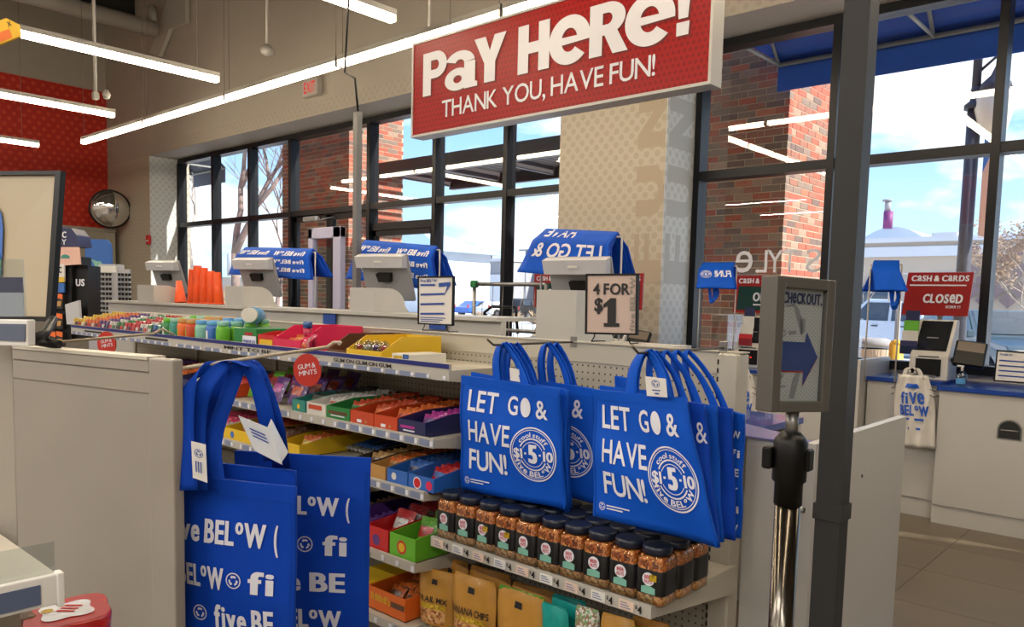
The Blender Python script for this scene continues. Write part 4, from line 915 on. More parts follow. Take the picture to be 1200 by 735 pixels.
# ------------------------------------------------------------------ near gondola panel and the cut-off shelf at left
np_ = thing('near_gondola', 'cream metal gondola end with a flat back panel at lower left', 'shelving', (-2.1, .74, 0))
uu = Vector((.657, .159, 0)).normalized(); vv = Vector((-uu.y, uu.x, 0)); O_ = Vector((-1.722, .811, 0))-uu*.020
def slab(s0, s1, d0, d1, z0, z1):
    P = [O_-uu*a+vv*b for a, b in ((s1, d0), (s0, d0), (s0, d1), (s1, d1))]
    return [(*p.xy, z0) for p in P]+[(*p.xy, z1) for p in P]
B().hexa(slab(.088, .95, .0, .03, .1, 1.335)).build('back_panel', m_whitem, np_)
B().hexa(slab(.088, .95, -.006, .036, 1.335, 1.362)).build('upper_rail', m_whitem, np_); B().hexa(slab(.088, .95, -.010, .04, 1.362, 1.37)).build('cap', m_shelf, np_)
B().hexa(slab(.088, .95, -.004, .034, 1.285, 1.331)).build('rail', m_whitem, np_)
B().hexa(slab(.0, .084, -.010, .018, 0, 1.368)).build('end_post', m_whitem, np_, bevel=.004)
B().hexa(slab(.02, .95, .032, .40, 0, .14)).build('base', m_whitem, np_)
# upright and cut-off shelf nearest to the camera
def proj_box(b, pts, dpt):   # quad in space pushed back along the view ground direction
    P = [Vector(p) for p in pts]; v = Vector((FW.x, FW.y, 0)).normalized()*dpt; return b.prism(P, v)
p0, p1 = atD(-60, 383, 1.32), atD(14, 386, 1.30)
st = thing('near_shelf', 'cut-off cream shelf with an upright at the lower left edge', 'shelving', (-1.46, .36, 0))
B().prism([(*p0.xy, 0), (*p1.xy, 0), (*p1.xy, p1.z-.02), (*p0.xy, p0.z-.02)], (-.02, .004, 0)).build('upright', m_whitem, st, bevel=.003)
z = atD(66, 700, 1.12).z; a = atD(66, 672, 1.12); b = atD(-90, 716, .90); c_ = atD(-10, 645, 1.28); d_ = atD(-200, 645, 1.05)
zt_ = a.z
b = a-Vector((0, .5, 0)); c_ = a-Vector((.45, 0, 0)); d_ = b-Vector((.45, 0, 0))
B().hexa([(*b.xy, zt_-.012), (*a.xy, zt_-.012), (*c_.xy, zt_-.012), (*d_.xy, zt_-.012), (*b.xy, zt_), (*a.xy, zt_), (*c_.xy, zt_), (*d_.xy, zt_)]).build('shelf', m_shelf, st)
fd = Vector((0, 1, 0)); b = a-Vector((0, .5, 0)); c_ = a-Vector((.45, 0, 0)); d_ = b-Vector((.45, 0, 0)); fn_ = Vector((fd.y, -fd.x, 0))
bb = lambda s0, s1, o0, o1, z0, z1: [(*(a-fd*s1+fn_*o0).xy, z0), (*(a-fd*s0+fn_*o0).xy, z0), (*(a-fd*s0+fn_*o1).xy, z0), (*(a-fd*s1+fn_*o1).xy, z0), (*(a-fd*s1+fn_*o0).xy, z1), (*(a-fd*s0+fn_*o0).xy, z1), (*(a-fd*s0+fn_*o1).xy, z1), (*(a-fd*s1+fn_*o1).xy, z1)]
B().hexa(bb(-.002, .4, .0, .010, zt_-.042, zt_+.002)).build('price_rail', m_cardw, st, bevel=.002)
B().hexa(bb(.024, .4, .010, .012, zt_-.036, zt_-.008)).build('price_card', mat('price_card_dusk', (84, 96, 124), .4), st)
B().hexa(bb(-.006, .003, -.004, .014, zt_-.046, zt_+.004)).build('end_cap', m_cardw, st, bevel=.002)
B().hexa(bb(.0, .4, -.006, -.004, zt_, zt_+.045)).build('clear_fence', m_acry, st)
c = thing('candy_box', 'red shaped sweet box with a white printed top at the lower left', 'sweet box', atD(80, 715, 1.45))
ctr = atD(78, 716, 1.42); R_ = []
for z_, k_ in ((-.06, .95), (-.006, 1), (0, .96)):
    ring = []
    for i in range(40):
        th = 2*pi*i/40; r = .072*(1+.10*cos(4*th+.6))*k_; ring.append(ctr+RT*(r*cos(th)*1.02)+Vector((FW.x, FW.y, 0))*(r*sin(th)*1.15)+Vector((0, 0, z_)))
    R_.append(ring)
B().loft(R_, True, True).build('tub', mat('red_foil', (176, 20, 24), .25, coat=.6, noise=.15, nscale=30), c)
Mt = lambda u, v: ctr+RT*(.072*u)+Vector((FW.x, FW.y, 0))*(.082*v)+Vector((0, 0, .0015)); Mt2 = lambda u, v: Mt(u, v)+Vector((0, 0, .0012))
B().poly(Mt, [(.62*cos(t_)*(1+.16*cos(4*t_+.6)), .55*sin(t_)*(1+.16*cos(4*t_+.6))) for t_ in [2*pi*i/36 for i in range(36)]]).build('printed_label', m_ink, c)
g = B()
for k in range(3): g.poly(Mt2, [(-.2, .2-k*.16), (.25, .2-k*.16), (.25, .28-k*.16), (-.2, .28-k*.16)])
g.build('print', m_red, c); g = B(); g.ringm(Mt2, (-.42, -.1), 0, .13); g.build('yellow_mark', K['yellow'], c)
c = thing('candy_box', 'dark bag of sweets at the very bottom left corner', 'sweet box', atD(10, 728, 1.3))
B().cbox(atD(2, 742, 1.4), (.12, .1, .07), .01).build('bag', K['brown'], c)
# ------------------------------------------------------------------ register counters behind the gondola
RC = thing('register_counter', 'long white staff counter behind the sweets gondola', 'counter', (-4.6, 3.4, 0))
B().box((-8.2, 3.12, 0), (-2.9, 3.16, 1.40)).build('front_panel', m_white, RC); B().box((-8.2, 3.08, 1.40), (-2.9, 3.48, 1.42)).build('ledge', m_white, RC)
B().box((-8.2, 3.16, .95), (-1.5, 3.8, .98)).build('worktop', m_bluetop, RC); B().box((-8.2, 3.74, 0), (-1.5, 3.78, .95)).build('rear_panel', m_white, RC)
B().box((-2.9, 3.12, 0), (-1.9, 3.16, 1.30)).build('front_panel', m_white, RC)
for px in (385, 512, 300): 
    p = atY(px, 366, 3.09); B().box((p.x-.07, 3.094, p.z-.10), (p.x+.07, 3.099, p.z-.01)).build('blue_notice', m_inkb, RC)
p = atY(338, 367, 3.085)
def pos(px0, px1, ytop, ybot, Xbase0, Xbase1, label, yb0, yaw):
    """staff monitor seen from behind on a curved white pedestal"""
    Y0 = 3.46; a = atY(px0, ytop, Y0); b = atY(px1, ytop, Y0); cx = (a.x+b.x)/2; zt = a.z
    t = thing('register_monitor', label, 'register monitor', (cx, Y0, 1.4), 'staff monitors on white pedestals')
    W_ = .40; H_ = .34; M3 = Matrix.Translation((cx, Y0, zt)) @ Matrix.Rotation(yaw, 4, 'Z') @ Matrix.Rotation(radians(20), 4, 'X')
    s = B(); s.T = M3; s.cbox((0, .03, -H_/2), (W_, .03, H_), .008); s.build('screen_housing', m_gplas, t)
    s = B(); s.T = M3; s.hexa([(-W_/2+.01, -.05, -.075), (W_/2-.01, -.05, -.075), (W_/2-.01, .02, -.10), (-W_/2+.01, .02, -.10), (-W_/2, -.035, 0), (W_/2, -.035, 0), (W_/2, .02, .0), (-W_/2, .02, .0)]); s.build('cable_cover', m_lavm, t)
    s = B(); s.T = M3; s.hexa([(-.05, -.02, -.19), (.05, -.02, -.19), (.05, .016, -.19), (-.05, .016, -.19), (-.06, -.02, -.13), (.06, -.02, -.13), (.06, .016, -.13), (-.06, .016, -.13)]); s.build('mount_bracket', m_bplas, t)
    s = B(); s.T = M3; s.box((-.03, -.052, -.04), (.03, -.046, -.028)); s.build('nameplate', m_cardw, t)
    s = B(); s.T = M3; s.box((-W_/2+.02, .0455, -H_+.02), (W_/2-.02, .047, -.02)); s.build('screen', m_bplas, t)
    # pedestal: curved side profile extruded across
    zb_ = 1.42 if Xbase0 < 600 else 1.315; zp = yb0; prof = [(0, zb_), (0, zp), (.16, zp)]+[(.16+.12*sin(k*pi/2/6), zp-.10*(1-cos(k*pi/2/6))) for k in range(1, 7)]+[(.34, 1.40), (.44, 1.30), (.44, zb_)]
    y0 = 3.098; a = atY(Xbase0, 345, y0); b = atY(Xbase1, 345, y0); dpt = .34
    prof = [(0, zb_), (0, zp), (dpt*.35, zp)]+[(dpt*.35+dpt*.4*sin(k*pi/2/6), zp-.11*(1-cos(k*pi/2/6))) for k in range(1, 7)]+[(dpt*.85, zp-.20), (dpt, zp-.26), (dpt, zb_)]
    B().prism([(a.x, y0+k, max(z, zb_)) for k, z in prof], (b.x-a.x, 0, 0)).build('pedestal', m_white, t)
    return t
t = pos(630, 724, 304, 345, 629, 676, 'large grey staff monitor nearest, behind the 4 FOR $1 card', 1.573, radians(8))
pos(416, 478, 300, 370, 410, 438, 'grey staff monitor just left of the small notice card', 1.573, radians(16))
pos(274, 318, 304, 360, 264, 286, 'grey staff monitor right of the orange cones', 1.573, radians(16))
pos(172, 208, 307, 355, 161, 180, 'farthest grey staff monitor, left of the orange cones', 1.573, radians(16))
# the stretch of panels closing the counter at the right of the gondola
ce = thing('counter_end', 'white L-shaped counter end with a pale top between the gondola and the post', 'counter', (-1.0, 2.8, 0))
B().box((-1.128, 2.40, 0), (-.935, 2.43, 1.095)).build('front_panel', m_white, ce)
B().hexa([(-1.13, 2.385, 1.095), (-.935, 2.385, 1.095), (-.935, 2.46, 1.095), (-1.3, 2.66, 1.095), (-1.13, 2.385, 1.10), (-.935, 2.385, 1.10), (-.935, 2.46, 1.10), (-1.3, 2.66, 1.10)]).build('top', mat('sky_tinted_top', (120, 122, 176), .25), ce)  # blue top painted lavender for the sky it reflects
B().box((-.935, 2.40, 0), (-.905, 3.32, 1.10)).build('side_panel', m_white, ce)
s = B(); s.tube([atX(1010, 558, -.905)-Vector((.004, 0, 0)), atX(1010, 558, -.905)+Vector((.002, 0, 0))], .006, 10); s.build('screw', m_inkd, ce)
# ------------------------------------------------------------------ dark steel post with clamp
pt = thing('steel_post', 'dark grey square steel post running floor to ceiling right of the checkout sign', 'post', (-.76, 2.15, 0))
bt = atD(962, 735, 2.05); tp = atD(1006, 0, 2.05)
bx, by = -.715, 2.03
pc = B(); pc.box((bx-.031, by-.031, 0), (bx+.031, by+.031, ZC)); pc.build('tube', m_dkmetal, pt)
zc = atY(968, 597, by).z
B().box((bx-.036, by-.036, zc-.02), (bx+.036, by+.036, zc+.02)).build('clamp_band', m_dkmetal, pt)
B().tube([(bx-.05, by-.055, zc), (bx-.085, by-.055, zc)], .008, 8).build('clamp_bolt', m_silver, pt); B().cbox((bx-.07, by-.055, zc), (.012, .03, .035), .002).build('clamp_ear', m_dkmetal, pt)
# ------------------------------------------------------------------ checkout sign on a chrome stanchion
ck = thing('checkout_sign', 'framed checkout arrow sign on a chrome stanchion before the dark post', 'sign', (-.62, 1.55, 0))
def onD(px, py, v): return atD(px, py, v)
TLc, TRc, BRc, BLc = onD(916, 336, 1.555), onD(965, 340, 1.60), onD(956, 470, 1.60), onD(912, 470, 1.555)
ux = (TRc-TLc).normalized(); uz = Vector((0, 0, 1)); fn2 = ux.cross(uz).normalized()
if fn2.dot(FW) > 0: fn2 = -fn2
w_ = (TRc-TLc).length; h_ = TLc.z-BLc.z; O2 = Vector((TLc.x, TLc.y, (BLc.z+BRc.z)/2)); Mp = planeM(O2, ux, uz); fr = .022; dp = .034
def fbox(u0, u1, v0, v1, d0, d1):
    P = [Mp(u, v) for u, v in ((u0, v0), (u1, v0), (u1, v1), (u0, v1))]; return [p+fn2*d0 for p in P]+[p+fn2*d1 for p in P]
m_sf = mat('sign_frame', (104, 102, 98), .35, .5)
for nm, r in (('frame_side', (-fr, 0, -fr, h_+fr)), ('frame_side', (w_, w_+fr, -fr, h_+fr)), ('frame_rail', (0, w_, h_, h_+fr)), ('frame_rail', (0, w_, -fr, 0))): B().hexa(fbox(*r, -dp, .012)).build(nm, m_sf, ck, bevel=.002)
m_mesh = dots('sign_mesh', (208, 204, 200), (178, 170, 166), (.0042, .0042), .0011, rough=.5)
B().hexa(fbox(0, w_, 0, h_, -.012, 0)).build('printed_panel', m_mesh, ck)
Mk = lambda d: (lambda u, v: Mp(u*w_, v*h_)+fn2*d)
g = B(); g.text('CHeCKOUT.', Mk(.0016), (.03, .87, .97, .965), .05, tall='e'); g.build('lettering', mat('checkout_navy', (20, 42, 92), .5), ck)
ar = [(0, .28), (.58, .28), (.62, .16), (.96, .39), (.66, .60), (.62, .52), (0, .52)]; ar = [(0, .27), (.60, .27), (.60, .14), (.93, .40), (.64, .62), (.60, .53), (0, .53)]
B().poly(Mk(.0012), [(x+.0, y-.014) for x, y in ar]).build('arrow_edge', m_red, ck); B().poly(Mk(.0018), ar).build('arrow', mat('arrow_blue', (24, 66, 140), .4), ck)
fg = mat('face_print', (150, 146, 150), .5); g = B(); Mf = Mk(.0006)
g.poly(Mf, [(.1, .98-.14), (.3, .84), (.42, .70), (.5, .60), (.56, .60), (.52, .74), (.40, .84), (.3, .87)]); g.poly(Mf, [(.46, .74), (.6, .74), (.6, .62), (.5, .60)])
g.ringm(Mf, (.10, .60), .03, .05, 16, asp=.6); g.poly(Mf, [(.22, .62), (.4, .63), (.4, .60), (.22, .585)]); g.poly(Mf, [(0, .22), (.16, .24), (.12, .2), (0, .18)]); g.poly(Mf, [(0, .13), (.22, .14), (.2, .12), (0, .11)])
g.poly(Mf, [(.3, .02), (.42, .02), (.5, .16), (.56, .30), (.48, .30), (.36, .18)]); g.build('portrait_print', fg, ck)
B().hexa(fbox(0, w_, 0, h_, .003, .005)).build('clear_cover', m_acry, ck)
pc_ = O2+ux*(w_/2)-fn2*.01; zb = O2.z-fr
B().tube([(pc_.x, pc_.y, zb), (pc_.x, pc_.y, zb-.055)], .013, 12).build('neck', m_silver, ck)
B().lathe([(.018, 0), (.030, -.012), (.034, -.02), (.034, -.10), (.028, -.105), (.028, -.15)][::-1], (pc_.x, pc_.y, zb-.045), 20).build('belt_head', m_bplas, ck)
B().cbox((pc_.x-.036, pc_.y-.02, zb-.10), (.02, .03, .045), .003).build('belt_clip', m_bplas, ck); B().cbox((pc_.x+.034, pc_.y+.01, zb-.10), (.014, .026, .045), .003).build('belt_clip', m_bplas, ck)
B().tube([(pc_.x, pc_.y, zb-.17), (pc_.x, pc_.y, .03)], .0255, 28).build('chrome_pole', m_chrome, ck)
B().lathe([(.17, 0), (.17, .012), (.14, .03), (.03, .04)], (pc_.x, pc_.y, 0), 32).build('base', m_bplas, ck)
# ------------------------------------------------------------------ cards standing on the gondola
def easel(px, YY, label, name, fill_):
    """px: TL TR BR BL pixels of the frame"""
    P = [atY(x, y, YY) for x, y in px]; t = thing(name, label, 'card', (P[2]+P[3])/2)
    Mq = bil(*P); W_ = (P[1]-P[0]).length; f_ = .007/W_*1.0
    M0 = lambda d: (lambda u, v: Mq(u, v)+Vector((0, -d, 0)))
    B().grid(M0(0), 1, 1, .006, False).build('panel', fill_, t)
    for r in ((0, f_, 0, 1), (1-f_, 1, 0, 1), (0, 1, 0, f_), (0, 1, 1-f_, 1)):
        B().grid(lambda u, v: M0(.004)(r[0]+(r[1]-r[0])*u, r[2]+(r[3]-r[2])*v), 1, 1, .012, False).build('frame', m_bplas, t)
    for k in (.18, .82):
        b0 = Mq(k, 0); g = B().tube([b0+Vector((0, .004, .01)), b0+Vector((0, 0, -.01)), (b0.x+(k-.5)*.04, b0.y+.0, GT+.003), (b0.x, b0.y+.07, GT+.003)], .0025, 6); g.build('stand_leg', m_bplas, t)
    return t, M0
c4 = dots('price_card_print', (196, 178, 164), (186, 158, 150), (.010, .006), .0026, rough=.25)
t, M = easel(((687, 321), (748, 320.5), (747, 393), (686, 391.5)), GY+.02, 'black framed price card reading 4 FOR $1', 'price_sign', c4)
g = B(); g.text('4 FOR', M(.003), (.15, .66, .86, .84), .03); g.poly(M(.003), [(.44, .19), (.60, .19), (.60, .60), (.50, .60), (.36, .50), (.36, .44), (.44, .47)]); g.poly(M(.003), [(.37, .13), (.67, .13), (.67, .19), (.37, .19)]); g.text('$', M(.003), (.18, .38, .35, .60), .05); g.build('lettering', m_inkd, t)
Mr = lambda u, v: M(.0022)(.86+.09*(1-v), u)
g = B(); g.text('five BELoW', Mr, (.06, .0, .94, 1.0), .04, tall='^'); g.build('side_lettering', mat('card_grey', (140, 130, 120), .5), t)
t, M = easel(((490, 324), (532, 323.5), (531, 382), (490, 380)), GY+.02, 'black framed card of small print by the second staff monitor', 'notice_card', m_cardw)
g = B(); g.text('five BELoW', M(.003), (.08, .88, .55, .94), .03, tall='^'); g.poly(M(.003), [(.08, .80), (.5, .80), (.5, .84), (.08, .84)])
for k in range(3): g.poly(M(.003), [(.08, .60-k*.2), (.76, .62-k*.2), (.76, .66-k*.2), (.08, .64-k*.2)])
for k in range(3): g.poly(M(.003), [(.08, .14-k*.04), (.8-k*.08, .14-k*.04), (.8-k*.08, .155-k*.04), (.08, .155-k*.04)])
g.poly(M(.003), [(.6, .78), (.92, .8), (.92, .88), (.6, .86)]); g.poly(M(.003), [(.75, .62), (.9, .8), (.84, .8)]); g.build('lettering', m_inkb, t)
# ------------------------------------------------------------------ totes folded over their bars
def drape(A, Bp, front, back, label, texts=(), layers=3, handles=(), bar=True, swing=.0, thick=.02):
    """A,B: the ends of the fold; front/back: drop vectors of each flap"""
    A, Bp, front, back = map(Vector, (A, Bp, front, back)); top = Vector((0, 0, .012))
    for L in range(layers):
        t = thing('folded_tote_bag', label+', top of its pile' if L == 0 else label.split(' tote')[0]+' tote under the top one'+label.split('bar')[-1].split('arm')[-1], 'tote bag', (A+Bp)/2+Vector((0, 0, -.1)), 'tote bags folded over their bar')
        k = 1-.03*L; o = Vector((0, 0, -.007*L)); ex = (Bp-A)*(-.015*L+(.02 if L % 2 else 0))
        def S(u, v):
            p = (A+ex+o).lerp(Bp+ex*.5+o, u); s = (v-.5)*2; wv = .008*sin(6*u+9*v+L*2)
            widen = (Bp-A)*((u-.5)*.22*abs(s))
            outw = Vector((0, -1 if s < 0 else 1, 0))*(.02+.012*(layers-L))*min(1, abs(s)*4)
            d = (front if s < 0 else back)*(abs(s)*k)
            return p+d+outw+widen+Vector((0, wv*abs(s), .0))+top*(1-min(1, abs(s)*5))
        B().grid(lambda u, v: S(u, v), 14, 24, .006).build('folded_body', m_blue if L % 2 == 0 else m_blue2, t)
        if L == 0 and texts:
            M = lambda u, v: S(u, .5-.5*v)+Vector((0, -.006, .001))
            for st, r, bo in texts:
                g = B()
                if st == 'BADGE': badge(g, lambda u, v: M(1-u, v), (1-r[0], r[1]), r[2], r[3])
                else: g.text(st, M, r, bo, tall='^', flipx=True, flipy=True, gap=.06)
                g.build('lettering', m_ink, t)
        if L == layers-1:
            for i, (u, ln, tw) in enumerate(handles):
                p = S(u, .02); w = (Bp-A).normalized(); bb = B()
                ribbon(bb, [p, p+Vector((.01, 0, -ln*.5)), p+Vector((tw, -.01, -ln)), p+Vector((tw*1.6, .01, -ln*.55)), p+Vector((tw*1.3, 0, .02))], [w, w+Vector((0, .5, 0)), w, w+Vector((0, -.5, 0)), w], .013, 14); bb.build('handle', m_blue, t)
def rack(A, Bp, foot, label):
    t = thing('bag_bar', label, 'bag rack', foot); B().tube([A, Bp], .006, 8).build('bar', m_white, t); B().tube([A, (A[0], A[1], foot[2])], .006, 8).build('upright', m_white, t); B().tube([Bp, (Bp[0], Bp[1], foot[2])], .006, 8).build('upright', m_white, t)
YD = 3.85
A, C_ = atY(640, 270, YD), atY(724, 274, YD)
drape(A, C_, Vector((.02, -.14, -.27)), Vector((-.06, .14, -.27)), 'blue slogan tote folded over a bar above the nearest staff monitor', (('LET GO &', (.08, .30, .93, .62), .02), ('HAVE', (.10, -.02, .5, .16), .02)), 5)
rack(A+Vector((-.03, .0, -.02)), C_+Vector((.03, 0, -.02)), ((A.x+C_.x)/2, YD, .98), 'white bar stand carrying folded totes behind the nearest staff monitor')
A, C_ = atY(428, 283, YD), atY(512, 290, YD)
drape(A, C_, Vector((.04, -.08, -.30)), Vector((-.02, .06, -.26)), 'blue patterned tote folded over a bar behind the second staff monitor', tuple(('five BELoW', (.05+.5*j, .12+.27*i, .46+.5*j, .24+.27*i), .05) for i in range(3) for j in range(2)), 4, ((.45, .14, .03),))
rack(A+Vector((-.03, .0, -.02)), C_+Vector((.03, 0, -.02)), ((A.x+C_.x)/2, YD, .98), 'white bar stand carrying folded totes behind the second staff monitor')
A, C_ = atY(288, 291, YD), atY(367, 293, YD)
drape(A, C_, Vector((.06, -.08, -.25)), Vector((-.02, .06, -.22)), 'blue patterned tote folded over a bar behind the third staff monitor', tuple(('five BELoW', (.03+.5*j, .10+.28*i, .45+.5*j, .23+.28*i), .05) for i in range(3) for j in range(2)), 4, ((.35, .16, .05), (.55, .12, -.04)))
rack(A+Vector((-.03, .0, -.02)), C_+Vector((.03, 0, -.02)), ((A.x+C_.x)/2, YD, .98), 'white bar stand carrying folded totes behind the third staff monitor')
YK = 6.12
A, C_ = atY(824, 309, YK), atY(861, 309, YK)
drape(A, C_, Vector((.08, -.12, -.21)), Vector((-.10, .10, -.19)), 'blue slogan tote over a wire arm before the brick column', (('FUN!', (.5, .30, .95, .55), .02), ('BADGE', (.25, .45, .17, .9), 0)), 4, ((.3, .13, .03), (.5, .11, -.02)))
rack(A+Vector((-.02, .0, -.02)), C_+Vector((.02, 0, -.02)), ((A.x+C_.x)/2, YK, .985), 'thin white wire arm of the totes before the brick column')
A, C_ = atY(1024, 307, YK), atY(1054, 307, YK)
drape(A, C_, Vector((.10, -.12, -.21)), Vector((-.10, .10, -.21)), 'blue plain tote over a wire arm left of the closed kiosk', (), 4, ((.5, .14, .03), (.7, .12, -.02)))
rack(A+Vector((-.02, .0, -.02)), C_+Vector((.02, 0, -.02)), ((A.x+C_.x)/2, YK, .985), 'thin white wire arm of the totes left of the closed kiosk')
# ------------------------------------------------------------------ window counter with kiosks
ZCt = .985
def cabinet(x0, x1, yf, label, name='counter_cabinet', door=True, zt=ZCt, yb=6.83):
    t = thing(name, label, 'cabinet', ((x0+x1)/2, (yf+6.84)/2, 0), 'white cabinets under the windows')
    B().box((x0, yf+.02, .10), (x1, yb, zt-.03)).build('carcass', m_white, t)
    B().box((x0, yf+.012, 0), (x1, yb, .13)).build('toe_board', m_white, t)
    if door: B().box((x0+.004, yf, .135), (x1-.004, yf+.02, zt-.036)).build('door', m_white, t)
    return t
t = cabinet(-1.475, -.10, 6.15, 'wide white cabinet with a round-topped bin slot at the right edge')
a = atY(1183, 505, 6.147)
g = B(); Pm = planeM(a+Vector((0, -.0012, -.06)), (1, 0, 0), (0, 0, 1)); g.poly(Pm, [(-.072, 0), (.072, 0)]+[(.072*cos(k*pi/12), .062+.072*sin(k*pi/12)) for k in range(13)]); g.build('bin_slot_rim', m_silver, t)
g = B(); Pm = planeM(a+Vector((0, -.0026, -.06)), (1, 0, 0), (0, 0, 1)); g.poly(Pm, [(-.062, .006), (.062, .006)]+[(.062*cos(k*pi/12), .062+.062*sin(k*pi/12)) for k in range(13)]); g.build('bin_slot', m_inkd, t)
B().tube([a+Vector((-.055, -.003, .0)), a+Vector((.055, -.003, .0))], .006, 8).build('bin_flap_bar', m_silver, t)
cabinet(-2.0, -1.48, 6.26, 'narrow white cabinet under the closed kiosk behind the plastic bags', door=True, zt=ZCt+.02)
cabinet(-3.40, -2.06, 6.20, 'white cabinet under the open kiosk left of the dark post')
cabinet(-4.62, -3.62, 5.56, 'white cabinet under the second kiosk from the left', yb=6.28)
cabinet(-5.5, -4.64, 5.56, 'white cabinet under the leftmost kiosk', yb=6.28)
for x0, x1, yf, z, lb in ((-1.485, -.08, 6.13, ZCt, 'blue worktop of the wide right cabinet'), (-2.0, -1.487, 6.24, ZCt+.02, 'blue worktop below the closed kiosk'), (-3.40, -2.06, 6.18, ZCt, 'blue worktop below the open kiosk by the dark post'), (-5.5, -3.62, 5.54, ZCt, 'long blue worktop below the two kiosks on the left')):
    t = thing('worktop', lb, 'worktop', ((x0+x1)/2, 6.5, z-.03)); B().box((x0, yf, z-.03), (x1, 6.83 if yf > 6 else 6.29, z)).build('slab', m_bluetop, t)
t = at_base(B().box((-2.05, 6.12, 0), (-2.01, 6.82, 1.13)).build('divider_panel', m_white, label='white divider panel left of the closed kiosk', cat='panel'))
for py in (437, 437): pass
B().box((-3.87, 6.83, 1.03), (3.5, 6.838, 1.04)).build('trim_8', m_white, kind='structure')
t = thing('paper_dispenser', 'black wall unit on the divider just right of the dark post', 'dispenser', atY(996, 470, 6.1)); B().cbox(atY(993, 470, 6.16), (.12, .06, .17), .01).build('body', m_bplas, t)
B().cbox(atY(993, 466, 6.125), (.05, .012, .04), .004).build('knob', m_silver, t)
m_ky = mat('kiosk_grey', (196, 194, 188), .4); m_scr = mat('kiosk_screen', (34, 36, 40), .12, coat=.5)
m_sgn = mat('kiosk_sign_red', (146, 30, 28), .35)
m_green = mat('open_green', (24, 60, 56), .35)
def kiosk(cx, Y0, st, label, bigscan=False, led=False):
    z = ZCt+(.02 if st == 'CLOSED' else 0)
    t = thing('checkout_kiosk', label, 'kiosk', (cx, Y0, z), 'self checkout kiosks along the window')
    # base with two slots
    B().prism([(cx-.13, Y0-.10, z), (cx-.13, Y0+.16, z), (cx-.13, Y0+.16, z+.44), (cx-.13, Y0+.10, z+.44), (cx-.13, Y0-.07, z+.20), (cx-.13, Y0-.10, z+.18)], (.26, 0, 0)).build('base', m_ky, t, bevel=.008)
    B().box((cx-.085, Y0-.106, z+.03), (cx+.085, Y0-.101, z+.155)).build('receipt_window', m_bplas, t)
    a = Vector((cx-.105, Y0-.066, z+.215)); b = Vector((cx-.105, Y0+.088, z+.43)); n = (b-a).cross(Vector((1, 0, 0))).normalized()
    if n.y > 0: n = -n
    B().hexa([a, a+Vector((.21, 0, 0)), a+Vector((.21, 0, 0))-n*.01, a-n*.01, b, b+Vector((.21, 0, 0)), b+Vector((.21, 0, 0))-n*.01, b-n*.01][0:8]).build('screen', m_scr, t)
    g = B(); Ps = planeM(a+n*.004, (1, 0, 0), (b-a))
    g.add([Ps(.02, .04), Ps(.19, .04), Ps(.19, .97), Ps(.02, .97)], [(0, 1, 2, 3)]); g.build('screen_glass', m_scr, t)
    g = B(); g.poly(planeM(a+n*.006, (1, 0, 0), (b-a)), [(.06, .40), (.14, .40), (.14, .43), (.06, .43)]); g.build('screen_text', m_gplas, t)
    g = B(); Pb = planeM((cx, Y0-.1035, z), (1, 0, 0), (0, 0, 1)); g.poly(Pb, [(-.07, .168), (.07, .168), (.07, .176), (-.07, .176)]); g.build('print_line', m_inkd, t)
    if led:
        B().lathe([(.0, 0), (.006, .001), (.007, .004)], (cx+.03, Y0-.112, z+.09), 10).build('red_lamp', mat('led_red', (255, 40, 30), .5, emit=4), t)
    # card reader arm at the right
    B().tube([(cx+.13, Y0, z+.15), (cx+.17, Y0-.01, z+.16)], .018, 8).build('reader_arm', m_bplas, t)
    s = B(); s.T = Matrix.Translation((cx+.25, Y0-.03, z+.20)) @ Matrix.Rotation(radians(-30), 4, 'X') @ Matrix.Rotation(radians(12), 4, 'Z'); s.cbox((0, 0, 0), (.20, .05, .20), .01); s.build('card_reader', m_bplas, t)
    s = B(); s.T = Matrix.Translation((cx+.25, Y0-.03, z+.20)) @ Matrix.Rotation(radians(-30), 4, 'X') @ Matrix.Rotation(radians(12), 4, 'Z'); s.box((-.085, -.028, .01), (.085, -.026, .085)); s.build('reader_screen', mat('reader_screen', (120, 110, 100), .1, coat=.5), t)
    # sign above
    w2, z0, z1 = .23, z+.47, z+.79; P = [Vector((cx-.02-w2-.012, Y0+.10, z0)), Vector((cx-.02+w2-.02, Y0+.10, z0)), Vector((cx-.02+w2+.01, Y0+.06, z1)), Vector((cx-.02-w2+.03, Y0+.06, z1))]
    B().tube([(cx, Y0+.14, z+.40), (cx, Y0+.12, z0+.05)], .018, 8).build('sign_post', m_silver, t)
    nn = Vector((0, -1, 0)); Mq = bil(P[3], P[2], P[1], P[0])
    B().grid(lambda u, v: Mq(u, v), 1, 1, .02, False).build('sign_board', m_sgn, t)
    Ml = lambda d: (lambda u, v: Mq(u, v)+Vector((0, -d, 0)))
    g = B(); g.text('CaSH & CaRDS', Ml(.004), (.07, .80, .95, .93), .05, tall='a')
    if st == 'CLOSED': g.poly(Ml(.004), [(.06, .69), (.92, .69), (.92, .72), (.06, .72)])
    g.build('lettering', m_ink, t)
    if st != 'CLOSED':
        B().poly(Ml(.003), [(.08, .07), (.94, .07), (.94, .72), (.08, .72)]).build('open_panel', m_green, t)
    g = B(); g.text(st.replace('E', 'e'), Ml(.006), (.30, .30, .90, .50) if st == 'CLOSED' else (.40, .32, .90, .55), .05, tall='e')
    if st == 'CLOSED': g.text('SORRY!', Ml(.006), (.66, .18, .88, .24), .02)
    else: g.poly(Ml(.006), [(.42, .20), (.88, .20), (.88, .24), (.42, .24)])
    g.build('status_lettering', m_ink, t)
    return t
kiosk(-1.60, 6.42, 'CLOSED', 'self checkout kiosk with a red CLOSED sign at the right')
kiosk(-3.02, 6.46, 'OPEN', 'self checkout kiosk with an OPEN sign just left of the checkout arrow sign', led=True)
